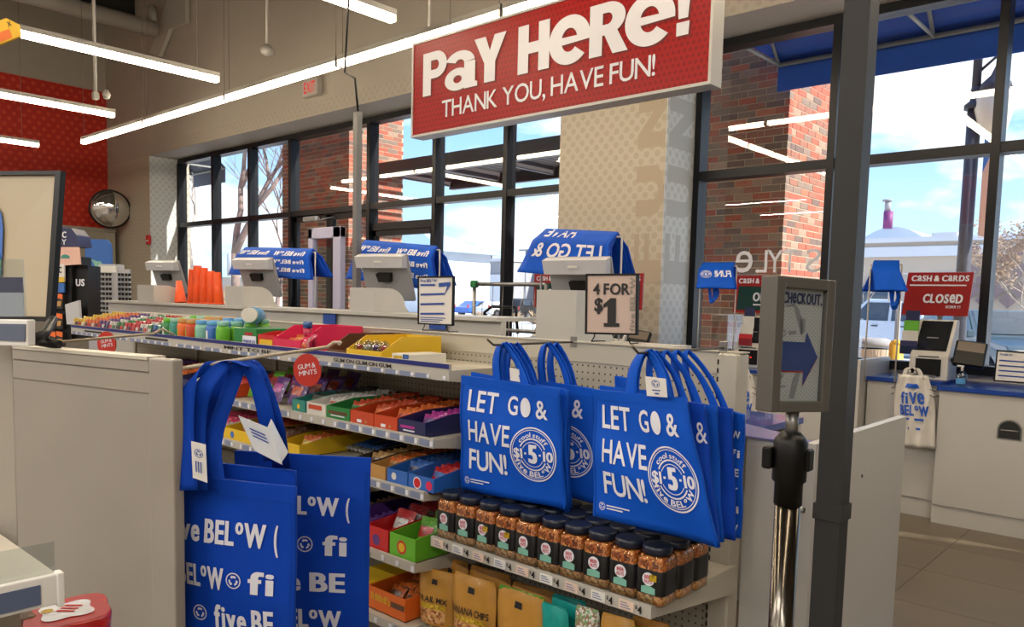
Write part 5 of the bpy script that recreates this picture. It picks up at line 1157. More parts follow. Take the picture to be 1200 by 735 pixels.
kiosk(atY(722, 400, 5.85).x, 5.85, 'OPEN', 'self checkout kiosk mostly hidden behind the 4 FOR $1 card')
kiosk(atY(640, 400, 5.85).x, 5.85, 'OPEN', 'self checkout kiosk left of the nearest staff monitor')
def leaflet(px, py, Y, label, cols):
    p = atY(px, py, Y); t = thing('leaflet_holder', label, 'leaflet holder', p)
    for k, cn in enumerate(cols):
        B().box((p.x-.06+.004*k, p.y+.02*k, p.z+.075*k), (p.x+.06-.004*k, p.y+.02*k+.006, p.z+.075*k+.1)).build('leaflet', KP[cn], t)
    B().box((p.x-.065, p.y-.004, p.z-.02), (p.x+.065, p.y-.001, p.z+.06)).build('clear_pocket', m_acry, t)
leaflet(1064, 415, 6.36, 'little rack of gift cards left of the closed kiosk', ('navy', 'white', 'lime', 'navy'))
leaflet(873, 405, 6.36, 'little rack of gift cards left of the open kiosk', ('red', 'white', 'white', 'navy'))
# sanitizer bottle
p = Vector((atY(1127, 440, 6.30).x, 6.30, ZCt)); t = thing('sanitizer_bottle', 'clear pump bottle of sanitizer on the blue worktop right of the closed kiosk', 'bottle', p)
B().lathe([(.034, 0), (.037, .006), (.037, .075), (.016, .098), (.014, .104)], p, 20).build('bottle_body', glass('sanitizer', (214, 230, 236), .10, .4, .05), t)
B().tube([p+Vector((0, 0, .104)), p+Vector((0, 0, .135))], .008, 8).build('pump_stem', m_cardw, t); B().cbox(p+Vector((-.01, 0, .138)), (.045, .016, .012), .003).build('pump_head', m_cardw, t)
B().grid(lambda u, v: p+Vector((.0375*sin((u-.5)*1.8), -.0378*cos((u-.5)*1.8), .015+.04*v)), 6, 1).build('label', KP['sky'], t)
P = [atY(x, y, 6.28) for x, y in ((1168, 410), (1206, 413), (1206, 450), (1164, 447))]; t = thing('notice_card', 'black framed notice card at the right edge of the blue worktop', 'card', (P[2]+P[3])/2); Mq = bil(*P)
B().grid(Mq, 1, 1, .008, False).build('frame', m_bplas, t); B().grid(lambda u, v: Mq(.05+.9*u, .05+.9*v)+Vector((0, -.002, 0)), 1, 1).build('panel', KP['sky'] if 0 else m_cardw, t)
g = B(); Ml = lambda u, v: Mq(u, v)+Vector((0, -.004, 0)); g.text('five BELoW', Ml, (.12, .84, .5, .90), .02, tall='^')
for k in range(4): g.poly(Ml, [(.12, .66-k*.16), (.9, .66-k*.16), (.9, .70-k*.16), (.12, .70-k*.16)])
g.build('lettering', m_inkb, t)
# plastic carrier bags on wire racks
def carrier(pxs, Y, label):
    P = [atY(x, y, Y) for x, y in pxs]; t = thing('plastic_carrier_bag', label, 'plastic bag', (P[2]+P[3])/2); Mq = bil(*P)
    def S(u, v):
        w = 1.0 if v < .72 else 1-(v-.72)*.9; uu_ = .5+(u-.5)*w
        return Mq(uu_, v)+Vector((0, -.03*sin(pi*u)*(1-v*.5)-.008*sin(14*u+6*v)-.006*sin(23*u-9*v), 0))
    m = mat('white_film', (206, 202, 196), .3, coat=.3); B().grid(S, 22, 22, .004).build('body', m, t)
    for s_ in (-1, 1):
        bb = B(); c0 = Mq(.5+.22*s_, .95); bb_ = [c0, Mq(.5+.16*s_, 1.06), Mq(.5+.05*s_, 1.10), Mq(.5-.05*s_, 1.02)]
        ribbon(bb, bb_, [Vector((1, 0, 0))]*4, .016, 8); bb.build('handle', m, t)
    M = lambda u, v: S(u, v)+Vector((0, -.006, 0)); g = B(); g.text('fiVe', M, (.2, .60, .78, .76), .05, tall='e'); g.text('BELoW', M, (.16, .44, .88, .58), .05, tall='^'); g.poly(M, [(.3, .82), (.7, .82), (.66, .88), (.34, .88)])
    g.poly(M, [(.25, .37), (.75, .37), (.75, .40), (.25, .40)]); g.poly(M, [(.35, .24), (.65, .24), (.65, .27), (.35, .27)]); g.build('print', mat('carrier_blue', (24, 86, 190), .4), t)
    rk = thing('bag_rack', 'wire rack holding the '+label.split(' with')[0], 'bag rack', Mq(.5, .9)+Vector((0, .03, 0)))
    for v in (.98, .80, .72):
        for u in (-.02, 1.02): a = Mq(u, v); B().tube([a+Vector((0, .10, 0)), a+Vector((0, -.03, 0)), a+Vector((.02 if u < 0 else -.02, -.05, .012))], .004, 6).build('rack_wire', m_silver, rk)
    B().tube([Mq(0, 1)+Vector((0, .05, 0)), Mq(1, 1)+Vector((0, .05, 0))], .004, 6).build('rack_bar', m_silver, rk)
carrier(((1046, 438), (1094, 441), (1097, 526), (1050, 521)), 6.14, 'white plastic carrier bags with blue print on the cabinet under the closed kiosk')
carrier(((856, 437), (886, 439), (887, 520), (856, 516)), 6.08, 'white plastic carrier bags at the right end of the gondola with blue print')
# clear shields on the counter
for x, lb in ((-2.2, 'clear acrylic shield left of the closed kiosk'), (-3.25, 'clear acrylic shield left of the open kiosk')):
    t = thing('acrylic_shield', lb, 'shield', (x, 6.4, ZCt)); B().box((x-.003, 6.14, ZCt), (x+.003, 6.7, ZCt+.45)).build('sheet', m_acry, t); B().box((x-.008, 6.3, ZCt), (x+.03, 6.6, ZCt+.012)).build('foot', m_cardw, t)
# ------------------------------------------------------------------ shopping cart frame and blue plush by the window
t = thing('cart_rack', 'grey pipe frame with green corner joints seen above the gondola', 'rack', (-6.5, 5.6, 0))
A, C_ = atY(556, 333, 5.4), atY(640, 330, 5.4); zl = atY(557, 385, 5.4).z
B().tube([(A.x, 5.4, .0), A], .018, 8).build('post', m_silver, t); B().tube([A, (C_.x, 5.4, A.z)], .018, 8).build('rail', m_silver, t); B().tube([(A.x, 5.4, zl), (C_.x, 5.4, zl)], .018, 8).build('rail', m_silver, t); B().tube([(C_.x, 5.4, .0), (C_.x, 5.4, A.z)], .018, 8).build('post', m_silver, t)
B().cbox(A, (.07, .07, .07), .012).build('corner_joint', KP['green'], t, label='green corner joint'); B().cbox((A.x, 5.4, zl), (.07, .07, .07), .012).build('corner_joint', KP['yellow'], t, label='yellow joint')
for k in range(6): B().tube([(A.x+.1+k*.13, 5.4, zl), (A.x+.1+k*.13, 5.42, A.z)], .003, 5).build('wire', m_silver, t)
t = thing('shopping_cart', 'black handled shopping cart standing at the entrance window', 'cart', (-5.95, 5.9, 0))
a = atY(568, 366, 5.8)
B().tube([(a.x, 5.8, a.z-.25), (a.x, 5.8, a.z), (a.x+.1, 5.8, a.z+.06), (a.x+.42, 5.8, a.z+.06), (a.x+.46, 5.8, a.z-.2)], .016, 8).build('handle', m_bplas, t)
for k in range(8): B().tube([(a.x+.02+k*.06, 5.82, a.z-.5), (a.x+.02+k*.06, 5.82, a.z-.05)], .004, 5).build('basket_wire', m_silver, t)
B().box((a.x, 5.82, a.z-.52), (a.x+.46, 6.15, a.z-.5)).build('basket_floor', m_silver, t)
for sx in (.04, .42):
    B().tube([(a.x+sx, 5.85, .1), (a.x+sx, 5.85, a.z-.3)], .012, 6).build('leg', m_silver, t); B().tube([(a.x+sx-.01, 5.85, .06), (a.x+sx+.01, 5.85, .06)], .06, 12).build('wheel', m_bplas, t)
t = thing('plush_toy', 'pale blue plush toy behind the gondola left of the cart', 'toy', atY(545, 384, 3.3)); c = atY(545, 384, 3.3)
s = B(); s.s = True
s.lathe([(.01, 0), (.09, .02), (.11, .07), (.08, .13), (.02, .15)], c-Vector((0, 0, .09)), 16); s.tube([c+Vector((-.16, 0, -.05)), c+Vector((-.08, 0, -.01)), c], .05, 10, rs=[.01, .05, .06]); s.build('body', KP['sky'], t)
B().box((-2.898, 3.08, 1.30), (-1.95, 3.48, 1.315)).build('side_shelf', m_white, RC)
# ------------------------------------------------------------------ security gate at the entrance
t = thing('security_gate', 'tall pale lavender security frame at the entrance door', 'security gate', (-9.6, 5.9, 0)); m_lav = mat('lavender_plastic', (176, 176, 206), .4)
a, b = atY(364, 268, 5.9), atY(402, 268, 5.9)
for x0, x1 in ((a.x, a.x+.10), (b.x-.16, b.x)): B().box((x0, 5.86, 0), (x1, 5.94, a.z)).build('side_post', m_lav, t, bevel=.01)
B().box((a.x, 5.86, a.z-.14), (b.x, 5.94, a.z)).build('top_bar', m_lav, t, bevel=.01); B().box((a.x+.1, 5.89, .1), (b.x-.16, 5.905, a.z-.14)).build('clear_panel', m_acry, t); B().box((b.x-.22, 5.88, 0), (b.x-.16, 5.92, a.z-.14)).build('inner_edge', m_bplas, t)
# ------------------------------------------------------------------ orange cones on the far counter
oc = mat('cup_orange', (236, 84, 20), .45, coat=.2); m_pc = None
for k, (px, tl) in enumerate(((212, 10), (225, -4), (232, 0), (240, 2), (249, 5), (257, 9))):
    p = atY(px, 362, 3.3); p.z = 1.42; h = (.20, .30, .33, .31, .28, .27)[k]
    t = thing('plastic_cup_stack', 'orange plastic cone shaped cup at the far counter, %s' % (('standing alone at the left', 'first of the cluster', 'second of the cluster', 'third of the cluster', 'fourth of the cluster', 'rightmost of the cluster')[k]), 'cup', p, 'orange cups between the far monitors')
    s = B(); s.T = Matrix.Translation(p) @ Matrix.Rotation(radians(-tl), 4, 'Y'); 
    if k == 0: s.lathe([(.055, 0), (.052, .02), (.025, h)], (0, 0, 0), 14)
    else: s.lathe([(.040, 0), (.039, h*.5), (.034, h*.98), (.034, h)], (0, 0, 0), 14)
    s.build('cup', oc, t)
    s = B(); s.T = Matrix.Translation(p) @ Matrix.Rotation(radians(-tl), 4, 'Y'); s.lathe([(.042 if k else .056, .0), (.042 if k else .056, .012)], (0, 0, 0), 14); s.build('rim', oc, t)
# ------------------------------------------------------------------ left middle ground
t = thing('convex_mirror', 'round convex mirror with a black rim at the corner by the red wall', 'mirror', atY(129, 245, 6.0)); c = atY(129, 245, 6.0)
dirn = (Vector((0, 0, EYE))-c).normalized(); dirn = (dirn+Vector((.10, .0, -.08))).normalized(); rq = dirn.to_track_quat('Z', 'Y').to_matrix().to_4x4()
s = B(); s.T = Matrix.Translation(c) @ rq; R_ = .345
s.lathe([(R_*sin(a_)/sin(.9), .45*(cos(a_)-cos(.9))*.8) for a_ in [.9-.9*k/10 for k in range(10)]]+[(.004, .45*(1-cos(.9))*.8)], (0, 0, 0), 40); s.build('mirror_dome', mat('mirror', (235, 235, 235), .01, 1), t)
s = B(); s.T = Matrix.Translation(c) @ rq; s.lathe([(R_*.9, -.03), (R_+.012, -.02), (R_+.012, .012), (R_-.01, .016)], (0, 0, 0), 40); s.build('rim', m_bplas, t)
B().tube([c, (c.x, YP, c.z+.15)], .02, 8).build('wall_arm', m_bplas, t)
# beige fixture wall below the red band
t = thing('wall_fixture', 'low beige display wall below the red dotted wall', 'display wall', (-15.9, 5, 0)); B().box((-16.3, 1.5, 0), (-15.9, 6.2, 2.62)).build('panel', m_whitem, t); B().box((-16.32, 1.5, 2.62), (-15.85, 6.2, 2.68)).build('cap', m_whitem, t)
t = thing('fire_pull', 'small red fire alarm pull on the dotted pier', 'fire alarm', atY(174, 281, YP-.03)); p = atY(174, 281, YP-.03); B().cbox(p, (.13, .05, .17), .01).build('case', m_red, t); B().cbox(p+Vector((0, -.03, -.02)), (.08, .01, .02)).build('handle', m_ink, t)
# sunglasses rack
def P9(x, y, d=8.6): return atD(x, y, d)
t = thing('sunglasses_rack', 'spinner rack of dark sunglasses at the far left', 'display rack', P9(124, 372)); cx = P9(124, 372)
side = Vector((cos(radians(35)), sin(radians(35)), 0)); fw_ = Vector((-side.y, side.x, 0)); zt = P9(124, 312).z
def rbox(b, c, s0, s1, d0, d1, z0, z1):
    P = [c+side*s+fw_*d for s, d in ((s0, d0), (s1, d0), (s1, d1), (s0, d1))]; return b.hexa([(*p.xy, z0) for p in P]+[(*p.xy, z1) for p in P])
rbox(B(), cx, -.06, .16, -.02, .1, .0, zt+.02).build('centre_panel', m_lavm, t); rbox(B(), cx, -.05, .15, -.03, -.02, zt-.07, zt+.0).build('header', m_cardw, t)
rbox(B(), cx, -.22, -.10, .02, .05, .2, zt-.03).build('side_panel', m_lavm, t); rbox(B(), cx, .18, .27, .02, .05, .2, zt-.03).build('side_panel', m_lavm, t)
sg = None
for r in range(9):
    for k, s0 in enumerate((-.24, -.15, .185, .265, -.02, .06)):
        z = zt-.09-r*.052; c = cx+side*(s0+.02)+fw_*(-.03 if k < 4 else -.06); c.z = z
        if sg is None:
            sg = thing('sunglasses', 'dark sunglasses on the spinner rack at the far left', 'sunglasses', (0, 0, 0), 'sunglasses on the spinner rack')
            for e in (-1, 1):
                s = B(); s.T = Matrix.Rotation(radians(35), 4, 'Z'); s.cbox((.019*e, 0, 0), (.033, .008, .03), .004); s.build('lens', m_bplas, sg)
            s = B(); s.T = Matrix.Rotation(radians(35), 4, 'Z'); s.cbox((0, .002, .010), (.07, .006, .006)); s.build('brow_bar', m_bplas, sg); sg.location = c
        else: copy_tree(sg, c)
# blue kickboard
t = thing('kickboard', 'blue rounded foam board with a small print standing above the sunglasses', 'foam board', P9(115, 310, 9.2)); c0 = P9(115, 310, 9.2)
def kb(u, v, d): return c0+side*(u*.165)+fw_*d+Vector((0, 0, v*.30))
out_ = [(-1, -.4), (1, -.4), (1, .55)]+[(.55+.45*cos(a_), .55+.42*sin(a_)) for a_ in [pi/2*k/5 for k in range(1, 6)]]+[(-.55-.45*sin(a_), .55+.42*cos(a_)) for a_ in [pi/2*k/5 for k in range(0, 5)]]
B().prism([kb(u, v, 0) for u, v in out_], fw_*.03).build('board', KP['blue'], t)
for s_ in (-.6, .6): B().tube([kb(s_, -.4, .015), (*kb(s_, -.4, .015).xy, 0)], .01, 6).build('stand_leg', m_whitem, t)
g = B(); g.ringm(lambda u, v: kb(u, v, -.002), (.1, .0), 0, .22, 12, asp=.6); g.poly(lambda u, v: kb(u, v, -.003), [(-.5, .2), (.1, .1), (.4, -.2), (-.2, -.1)]); g.build('print', KP['mint'], t)
g = B(); g.ringm(lambda u, v: kb(u, v, -.004), (.45, -.1), 0, .12, 10); g.build('print_dot', KP['orange'], t)
# tall dark merchandise stand with header
def Q7(x, y): return atD(x, y, 6.4)
t = thing('display_stand', 'tall black merchandise stand with printed headers behind the poster frame', 'display stand', Q7(80, 400)); c = Q7(80, 400)
def face(b, pts, d=0, th=.05):
    P = [Q7(x, y)-Vector((FW.x, FW.y, 0))*d for x, y in pts]; return b.prism(P, Vector((FW.x, FW.y, 0))*th)
face(B(), ((60, 300), (84, 300), (84, 400), (60, 400)), 0, .3).build('body', m_bplas, t); face(B(), ((82, 310), (99, 311), (99, 400), (82, 400)), -.05, .2).build('side_body', m_bplas, t)
# curved header
h = [Q7(68, 266), Q7(86, 268), Q7(92, 276), Q7(95, 289), Q7(68, 290)]; B().prism([p-Vector((FW.x, FW.y, 0))*.03 for p in h], Vector((FW.x, FW.y, 0))*.2).build('header', KP['navy'], t)
Mt_ = lambda px, py, d: Q7(px, py)-Vector((FW.x, FW.y, 0))*d
g = B(); g.text('AC', lambda u, v: Mt_(u, -v, .04), (70, -279, 81, -272), .05); g.text('GY', lambda u, v: Mt_(u, -v, .04), (70, -287, 81, -281), .02); g.build('lettering', m_ink, t)
face(B(), ((68, 290), (95, 290), (97, 310), (68, 312)), .04, .02).build('pink_panel', mat('pale_pink', (214, 172, 158), .5), t)
g = B(); g.ringm(lambda u, v: Mt_(u, v, .045), (80, 303), 0, 5.5, 16, asp=.8, a0=pi, a1=2*pi); g.build('shell_print', KP['teal'], t)
face(B(), ((66, 310), (79, 310), (79, 330), (66, 330)), .05, .02).build('white_card', m_cardw, t); g = B(); g.text('AC', lambda u, v: Mt_(u, -v, .055), (69, -320, 77, -313), .05); g.build('lettering', m_inkd, t)
face(B(), ((66, 325), (79, 325), (79, 331), (66, 331)), .052, .02).build('yellow_band', KP['yellow'], t); face(B(), ((64, 332), (79, 332), (79, 343), (64, 343)), .05, .02).build('blue_band', KP['blue'], t)
g = B(); g.text('US', lambda u, v: Mt_(u, -v, -.04), (85.5, -335, 96, -327), .05); g.build('lettering', m_ink, t)
for k, y in enumerate((344, 367, 388)):
    for j in range(2):
        b_ = thing('boxed_toy', 'orange and black boxed toy hanging in the black stand, %s row' % ('top', 'middle', 'bottom')[k], 'boxed toy', Q7(68, y+20), 'boxed toys in the black stand')
        face(B(), ((62+j*8, y), (69+j*8, y+1), (69+j*8, y+18), (62+j*8, y+18)), .045, .046).build('box', KP['black'], b_); face(B(), ((62+j*8, y), (69+j*8, y+1), (69+j*8, y+7), (62+j*8, y+5)), .05, .01).build('orange_header', KP['orange'], b_)
        face(B(), ((63.5+j*8, y+9), (68+j*8, y+9), (67+j*8, y+15), (63+j*8, y+15)), .052, .01).build('print_panel', KP['kraft'], b_)
t = thing('white_binder', 'pale upright box standing below the black stand header', 'box', Q7(90, 385)); face(B(), ((81, 357), (97, 352), (99, 380), (83, 380)), .06, .03).build('box', m_lavm, t)
# poster frame at left
t = thing('framed_poster', 'black poster frame leaning at the left edge with a glossy cream panel', 'poster frame', atD(40, 378, 2.15))
Pf = [atD(x, y, d) for x, y, d in ((-60, 202, 2.28), (75, 201, 2.1), (63, 377, 2.1), (-60, 374, 2.28))]
Mq = bil(*Pf); nf = (Pf[1]-Pf[0]).cross(Pf[2]-Pf[1]).normalized(); nf = nf if nf.dot(FW) < 0 else -nf
for r in ((0, 1, .975, 1), (0, 1, 0, .03), (.955, 1, .03, .975)):
    B().grid(lambda u, v: Mq(r[0]+(r[1]-r[0])*u, r[2]+(r[3]-r[2])*v)+nf*.01, 1, 1, .016, False).build('frame_bar', m_bplas, t)
B().grid(lambda u, v: Mq(.0+.955*u, .03+.945*v), 1, 1, .01, False).build('reflection_panel', mat('painted_reflection', (176, 162, 136), .3, coat=.3), t)  # beige reflection on the poster front, painted as one even colour
g = B(); Mn = lambda u, v: Mq(u, v)+nf*.004
g.poly(Mn, [(0, .06), (.52, .06), (.52, .62), (.50, .72), (.44, .79), (.2, .80), (0, .80)]); g.build('blue_print', KP['blue'], t)
g = B(); Mn2 = lambda u, v: Mq(u, v)+nf*.006; g.poly(Mn2, [(0, .06), (.52, .06), (.52, .40), (.49, .46), (.46, .36), (.44, .44), (0, .40)]); g.build('green_print', KP['green'], t)
B().poly(Mn2, [(.3, .62), (.47, .62), (.47, .72), (.3, .72)]).build('yellow_print', KP['yellow'], t)
# label holder and clear sign at the left edge
t = thing('label_holder', 'white framed shelf label holder at the left edge', 'label holder', atD(15, 400, 1.25))
Ph = [atD(x, y, 1.25) for x, y in ((-40, 374), (33, 375), (33, 406), (-40, 404))]; B().prism([p for p in Ph], Vector((FW.x, FW.y, 0))*.02).build('frame', m_cardw, t, bevel=.002)
Ph = [atD(x, y, 1.247) for x, y in ((-40, 379), (29, 380), (29, 400), (-40, 398))]; B().prism([p for p in Ph], Vector((FW.x, FW.y, 0))*.004).build('label', mat('dusk_label', (84, 92, 112), .4), t)
t = thing('clear_sign', 'clear acrylic sign holder with a blue band at the left edge', 'sign holder', atD(12, 372, 1.3))
Ph = [atD(x, y, 1.3) for x, y in ((-60, 303), (26, 304), (30, 372), (-60, 371))]; B().prism(Ph, Vector((FW.x, FW.y, 0))*.004).build('sheet', m_acry, t)
Ph = [atD(x, y, 1.31) for x, y in ((-60, 325), (26, 325), (27, 343), (-60, 343))]; B().prism(Ph, Vector((FW.x, FW.y, 0))*.002).build('blue_band', KP['navy'], t)
Ph = [atD(x, y, 1.31) for x, y in ((-60, 343), (27, 343), (28, 371), (-60, 371))]; B().prism(Ph, Vector((FW.x, FW.y, 0))*.002).build('grey_band', m_lavm, t)
t = thing('poster_bracket', 'black bracket under the poster frame', 'bracket', atD(45, 395, 1.9)); B().tube([atD(62, 374, 2.1), atD(52, 392, 1.95), atD(35, 398, 1.9)], .012, 8).build('arm', m_bplas, t); B().tube([atD(32, 398, 2.0), atD(70, 404, 2.0)], .012, 8).build('rail', m_bplas, t)
# ------------------------------------------------------------------ outside ground
m_snow = mat('snow', (232, 234, 238), .8, noise=.06, nscale=.6, bump=.3, bscale=4); m_asph = mat('wet_asphalt', (206, 206, 208), .6, noise=.15, nscale=.8); m_walk = mat('sidewalk', (196, 190, 180), .8, noise=.08, nscale=2)
at_base(B().box((-160, 7.2, -.5), (120, 260, -.12)).build('parking_lot', m_asph, kind='structure'))
B().box((-40, 7.05, -.4), (20, 12.5, -.02)).build('sidewalk', m_walk, kind='structure')
for k, (x0, y0, x1, y1, h) in enumerate(((-45, 17.8, -9.5, 22.4, .10), (-120, 36, -22, 47, .35), (-20, 33, 30, 40, .30), (-34, 23, -16, 31, .12))):
    random.seed(k+3); ph = [random.uniform(0, 6) for _ in range(4)]
    B().grid(lambda u, v: (x0+(x1-x0)*u, y0+(y1-y0)*v, -.12+h*(sin(pi*u)*sin(pi*v))**.35*(1+.35*sin(17*u+ph[0])*sin(5*v+ph[1]))), 60, 10).build('snow_bank', m_snow, label='bank of bright snow on the parking lot, patch %s' % ('nearest the windows', 'far left before the stores', 'behind the white pickup', 'middle of the lot')[k], cat='snow', kind='stuff')
m_shrub = mat('tan_shrub', (176, 150, 118), .9, noise=.4, nscale=8)
# ------------------------------------------------------------------ brick columns
bcols = [(160, 84, 64), (144, 94, 76), (128, 106, 92), (170, 100, 76), (108, 86, 78), (156, 126, 106)]
m_br = [mat('brick_%s' % n, c, .85, noise=.14, nscale=25) for n, c in zip(('red', 'russet', 'brown', 'orange', 'dark', 'tan'), bcols)]
m_mort = mat('mortar', (196, 176, 152), .9, noise=.06, nscale=20)
brm = {}
def brick_mesh(L, D, k):
    if (L, D, k) not in brm: brm[(L, D, k)] = B().box((0, 0, 0), (L, D, .064)).mesh('brick', m_br[k])
    return brm[(L, D, k)]
def brick_column(x0, x1, y0, y1, h, label, zlo, zhi, xvis, nmax=300):
    t = thing('brick_column', label, 'brick column', ((x0+x1)/2, (y0+y1)/2, 0), 'brick columns outside the windows')
    B().box((x0+.005, y0+.005, -.3), (x1-.005, y1-.005, h)).build('mortar_core', m_mort, t)
    P, L = .2133, .203; off = -wloc(t); n = 0; rest = [B() for _ in range(6)]; cand = []
    nz = int(h/.0745)
    for r in range(nz):
        z = r*.0745; sh = P/2 if r % 2 else 0
        k = 0; x = x0-sh
        while x < x1-.02:
            a, b = max(x, x0), min(x+L, x1)
            if b-a > .03: cand.append(((a, y0, z), (b-a, .09), abs(z-(zlo+zhi)/2)+(0 if zlo < z < zhi and xvis[0] < x < xvis[1] else 50)))
            x += P
        y = y0-(0 if r % 2 else P/2)+.0
        while y < y1-.02:
            a, b = max(y, y0+.0), min(y+L, y1)
            if r % 2 == 0 and a < y0+.09: a = y0+.10 if b > y0+.13 else b
            if b-a > .03: cand.append(((x1-.09, max(a, y0+.092), z), (.09, b-max(a, y0+.092)), abs(z-(zlo+zhi)/2)+.8+(0 if zlo < z < zhi else 50)))
            y += P
    cand.sort(key=lambda c: c[2])
    for i, (p, d, _) in enumerate(cand):
        k = random.choice((0, 0, 1, 1, 2, 2, 3, 4, 5))
        L_, D_ = round(max(.03, d[0]), 3), round(max(.03, d[1]), 3)
        j = random.uniform(-.002, .002)
        if i < nmax:
            o = bpy.data.objects.new('brick', brick_mesh(L_, D_, k)); COL.objects.link(o); o.parent = t; o.location = Vector(p)+off+Vector((j, j, 0))
        else: rest[k].box(p, (p[0]+L_, p[1]+D_, p[2]+.064))
    big = B()
    for k in range(6): big.k = k; big.add(rest[k].v, rest[k].f)
    big.build('brick_field', m_br, t, kind='stuff')
brick_column(-5.9, -3.61, 8.3, 9.75, 5.6, 'brick column outside the window beside the blue awning', 1.0, 4.1, (-4.75, -3.6))
brick_column(-13.45, -11.36, 8.3, 9.5, 5.6, 'brick column outside the entrance with light reflections over it', 1.3, 4.1, (-13.4, -11.4))
# ------------------------------------------------------------------ awnings and canopy
m_awn = mat('awning_blue', (24, 84, 190), .7, noise=.06, nscale=5); m_awng = mat('awning_grey', (88, 92, 116), .7); m_awf = mat('awning_frame', (150, 150, 146), .5)  # blue canvas colour brightened to stand in for sun passing through
def awning(x0, x1, label, m, y1=8.0, z1=4.02, y0=7.1, z0=4.85, drop=.30, step=1.25):
    t = thing('awning', label, 'awning', ((x0+x1)/2, 7.6, 3.6))
    B().prism([(x0, y0, z0), (x0, y1, z1), (x0, y1, z1-.012), (x0, y0, z0-.012)], (x1-x0, 0, 0)).build('canvas', m, t)
    B().box((x0, y1-.004, z1-drop), (x1, y1+.004, z1-.01)).build('valance', m, t)
    B().prism([(x0, y0, z1), (x0, y1, z1), (x0, y0, z0)], (.006, 0, 0)).build('side_canvas', m, t)
    B().tube([(x0, y1-.03, z1-.04), (x1, y1-.03, z1-.04)], .024, 8).build('front_bar', m_awf, t)
    n = max(1, int((x1-x0)/step))
    for k in range(n+1):
        x = x0+(x1-x0)*k/n+.02*(1 if k == 0 else -1); B().tube([(x, y0, z0-.06), (x, y1-.03, z1-.05)], .018, 6).build('rafter', m_awf, t); B().tube([(x, y0, z1-.05), (x, y1-.03, z1-.04)], .018, 6).build('arm', m_awf, t)
awning(-3.62, 3.8, 'blue canvas awning outside the right windows', m_awn)
awning(-16.4, -15.05, 'grey blue awning outside the leftmost window', m_awng)
t = thing('canopy', 'dark steel louvred canopy outside beside the entrance', 'canopy', (-8, 9.4, 3.4)); m_can = mat('canopy_steel', (52, 44, 44), .5)
zc = atY(600, 172, 8.9).z
B().box((-11.3, 8.85, zc-.22), (-4.9, 8.95, zc+.05)).build('front_beam', m_can, t); B().box((-11.3, 10.6, zc-.20), (-4.9, 10.7, zc+.02)).build('rear_beam', m_can, t)
for x in [-11.25+k*1.27 for k in range(6)]: B().box((x-.03, 8.95, zc-.15), (x+.03, 10.6, zc+.0)).build('cross_beam', m_can, t)
for k in range(36): B().hexa([(-11.2+k*.17, 9.0, zc-.02), (-11.16+k*.17, 9.0, zc-.02), (-11.16+k*.17, 10.58, zc-.02), (-11.2+k*.17, 10.58, zc-.02), (-11.2+k*.17+.05, 9.0, zc+.06), (-11.16+k*.17+.05, 9.0, zc+.06), (-11.16+k*.17+.05, 10.58, zc+.06), (-11.2+k*.17+.05, 10.58, zc+.06)]).build('slat', m_can, t)
# ------------------------------------------------------------------ trees
def tree(base, h, label, m, seed, spread=.5, lev=6, r0=.14, lean=(0, 0), buds=None, first=.28, dec=.62):
    random.seed(seed); b = B(); b.s = True; tips = []
    def grow(p, d, L, r, lv):
        pts = [p]; q_ = p.copy(); dd = d.copy()
        for i in range(3):
            w_ = 1 if lv < lev else .15
            dd = (dd+Vector((random.uniform(-.16, .16)*w_, random.uniform(-.16, .16)*w_, random.uniform(-.03, .10)))).normalized(); q_ = q_+dd*L/3; pts.append(q_.copy())
        b.tube(pts, r, 6 if lv > 2 else 4, True, [r*(1-.35*i/3) for i in range(4)])
        if lv == 0: tips.extend(pts[1:]); return
        if lv <= 2: tips.append(q_.copy())
        for k in range(random.choice((2, 3))):
            a = random.uniform(0, 2*pi); s_ = spread*random.uniform(.7, 1.3)*(.35 if k == 0 else 1); nd = (dd+Vector((cos(a)*s_, sin(a)*s_, random.uniform(-.1, .25)))).normalized()
            grow(pts[-1] if k < 2 else pts[2], nd, L*random.uniform(.66, .86)*(1 if lv < lev else .28/first), r*dec, lv-1)
    t = thing('bare_tree', label, 'tree', base)
    grow(Vector(base), Vector((lean[0], lean[1], 1)).normalized(), h*first, r0, lev); b.build('branches', m, t)
    if buds:
        g = B()
        for p in tips:
            for k in range(3): c = p+Vector((random.uniform(-.1, .1), random.uniform(-.1, .1), random.uniform(-.1, .1))); s_ = .022; g.add([c+Vector((s_, 0, 0)), c+Vector((-s_, s_, 0)), c+Vector((-s_, -s_, 0)), c+Vector((0, 0, s_*1.4))], [(0, 1, 2), (0, 1, 3), (1, 2, 3), (2, 0, 3)])
        g.build('buds', buds, t, kind='stuff')
    return t
m_bark = mat('bark', (132, 112, 104), .9, noise=.2, nscale=12); m_bark2 = mat('pale_bark', (164, 150, 138), .9, noise=.2, nscale=12)
def gp_(px, Y): p = atY(px, 380, Y); return (p.x, Y, -.1)
tree(gp_(277, 12.3), 8.6, 'bare tree with a thick trunk outside the left windows', m_bark, 11, lev=7, r0=.19, lean=(-.02, 0), first=.33, dec=.66, spread=.7)
tree(gp_(226, 13.2), 7.0, 'bare pale tree outside the leftmost window', m_bark2, 5, lev=6, r0=.14, lean=(-.1, 0), first=.34, dec=.68)
tree(gp_(320, 15.5), 8.0, 'bare tree farther back outside the left windows', m_bark, 23, lev=6, r0=.12, lean=(.2, 0))
tree(gp_(388, 25), 6.0, 'thin bare tree seen through the security frame', m_bark, 31, lev=6, r0=.09)
tree(gp_(1222, 17), 3.5, 'small tree with pale buds at the right window edge', m_bark2, 41, spread=.6, lev=6, r0=.06, buds=mat('buds', (186, 160, 138), .8))
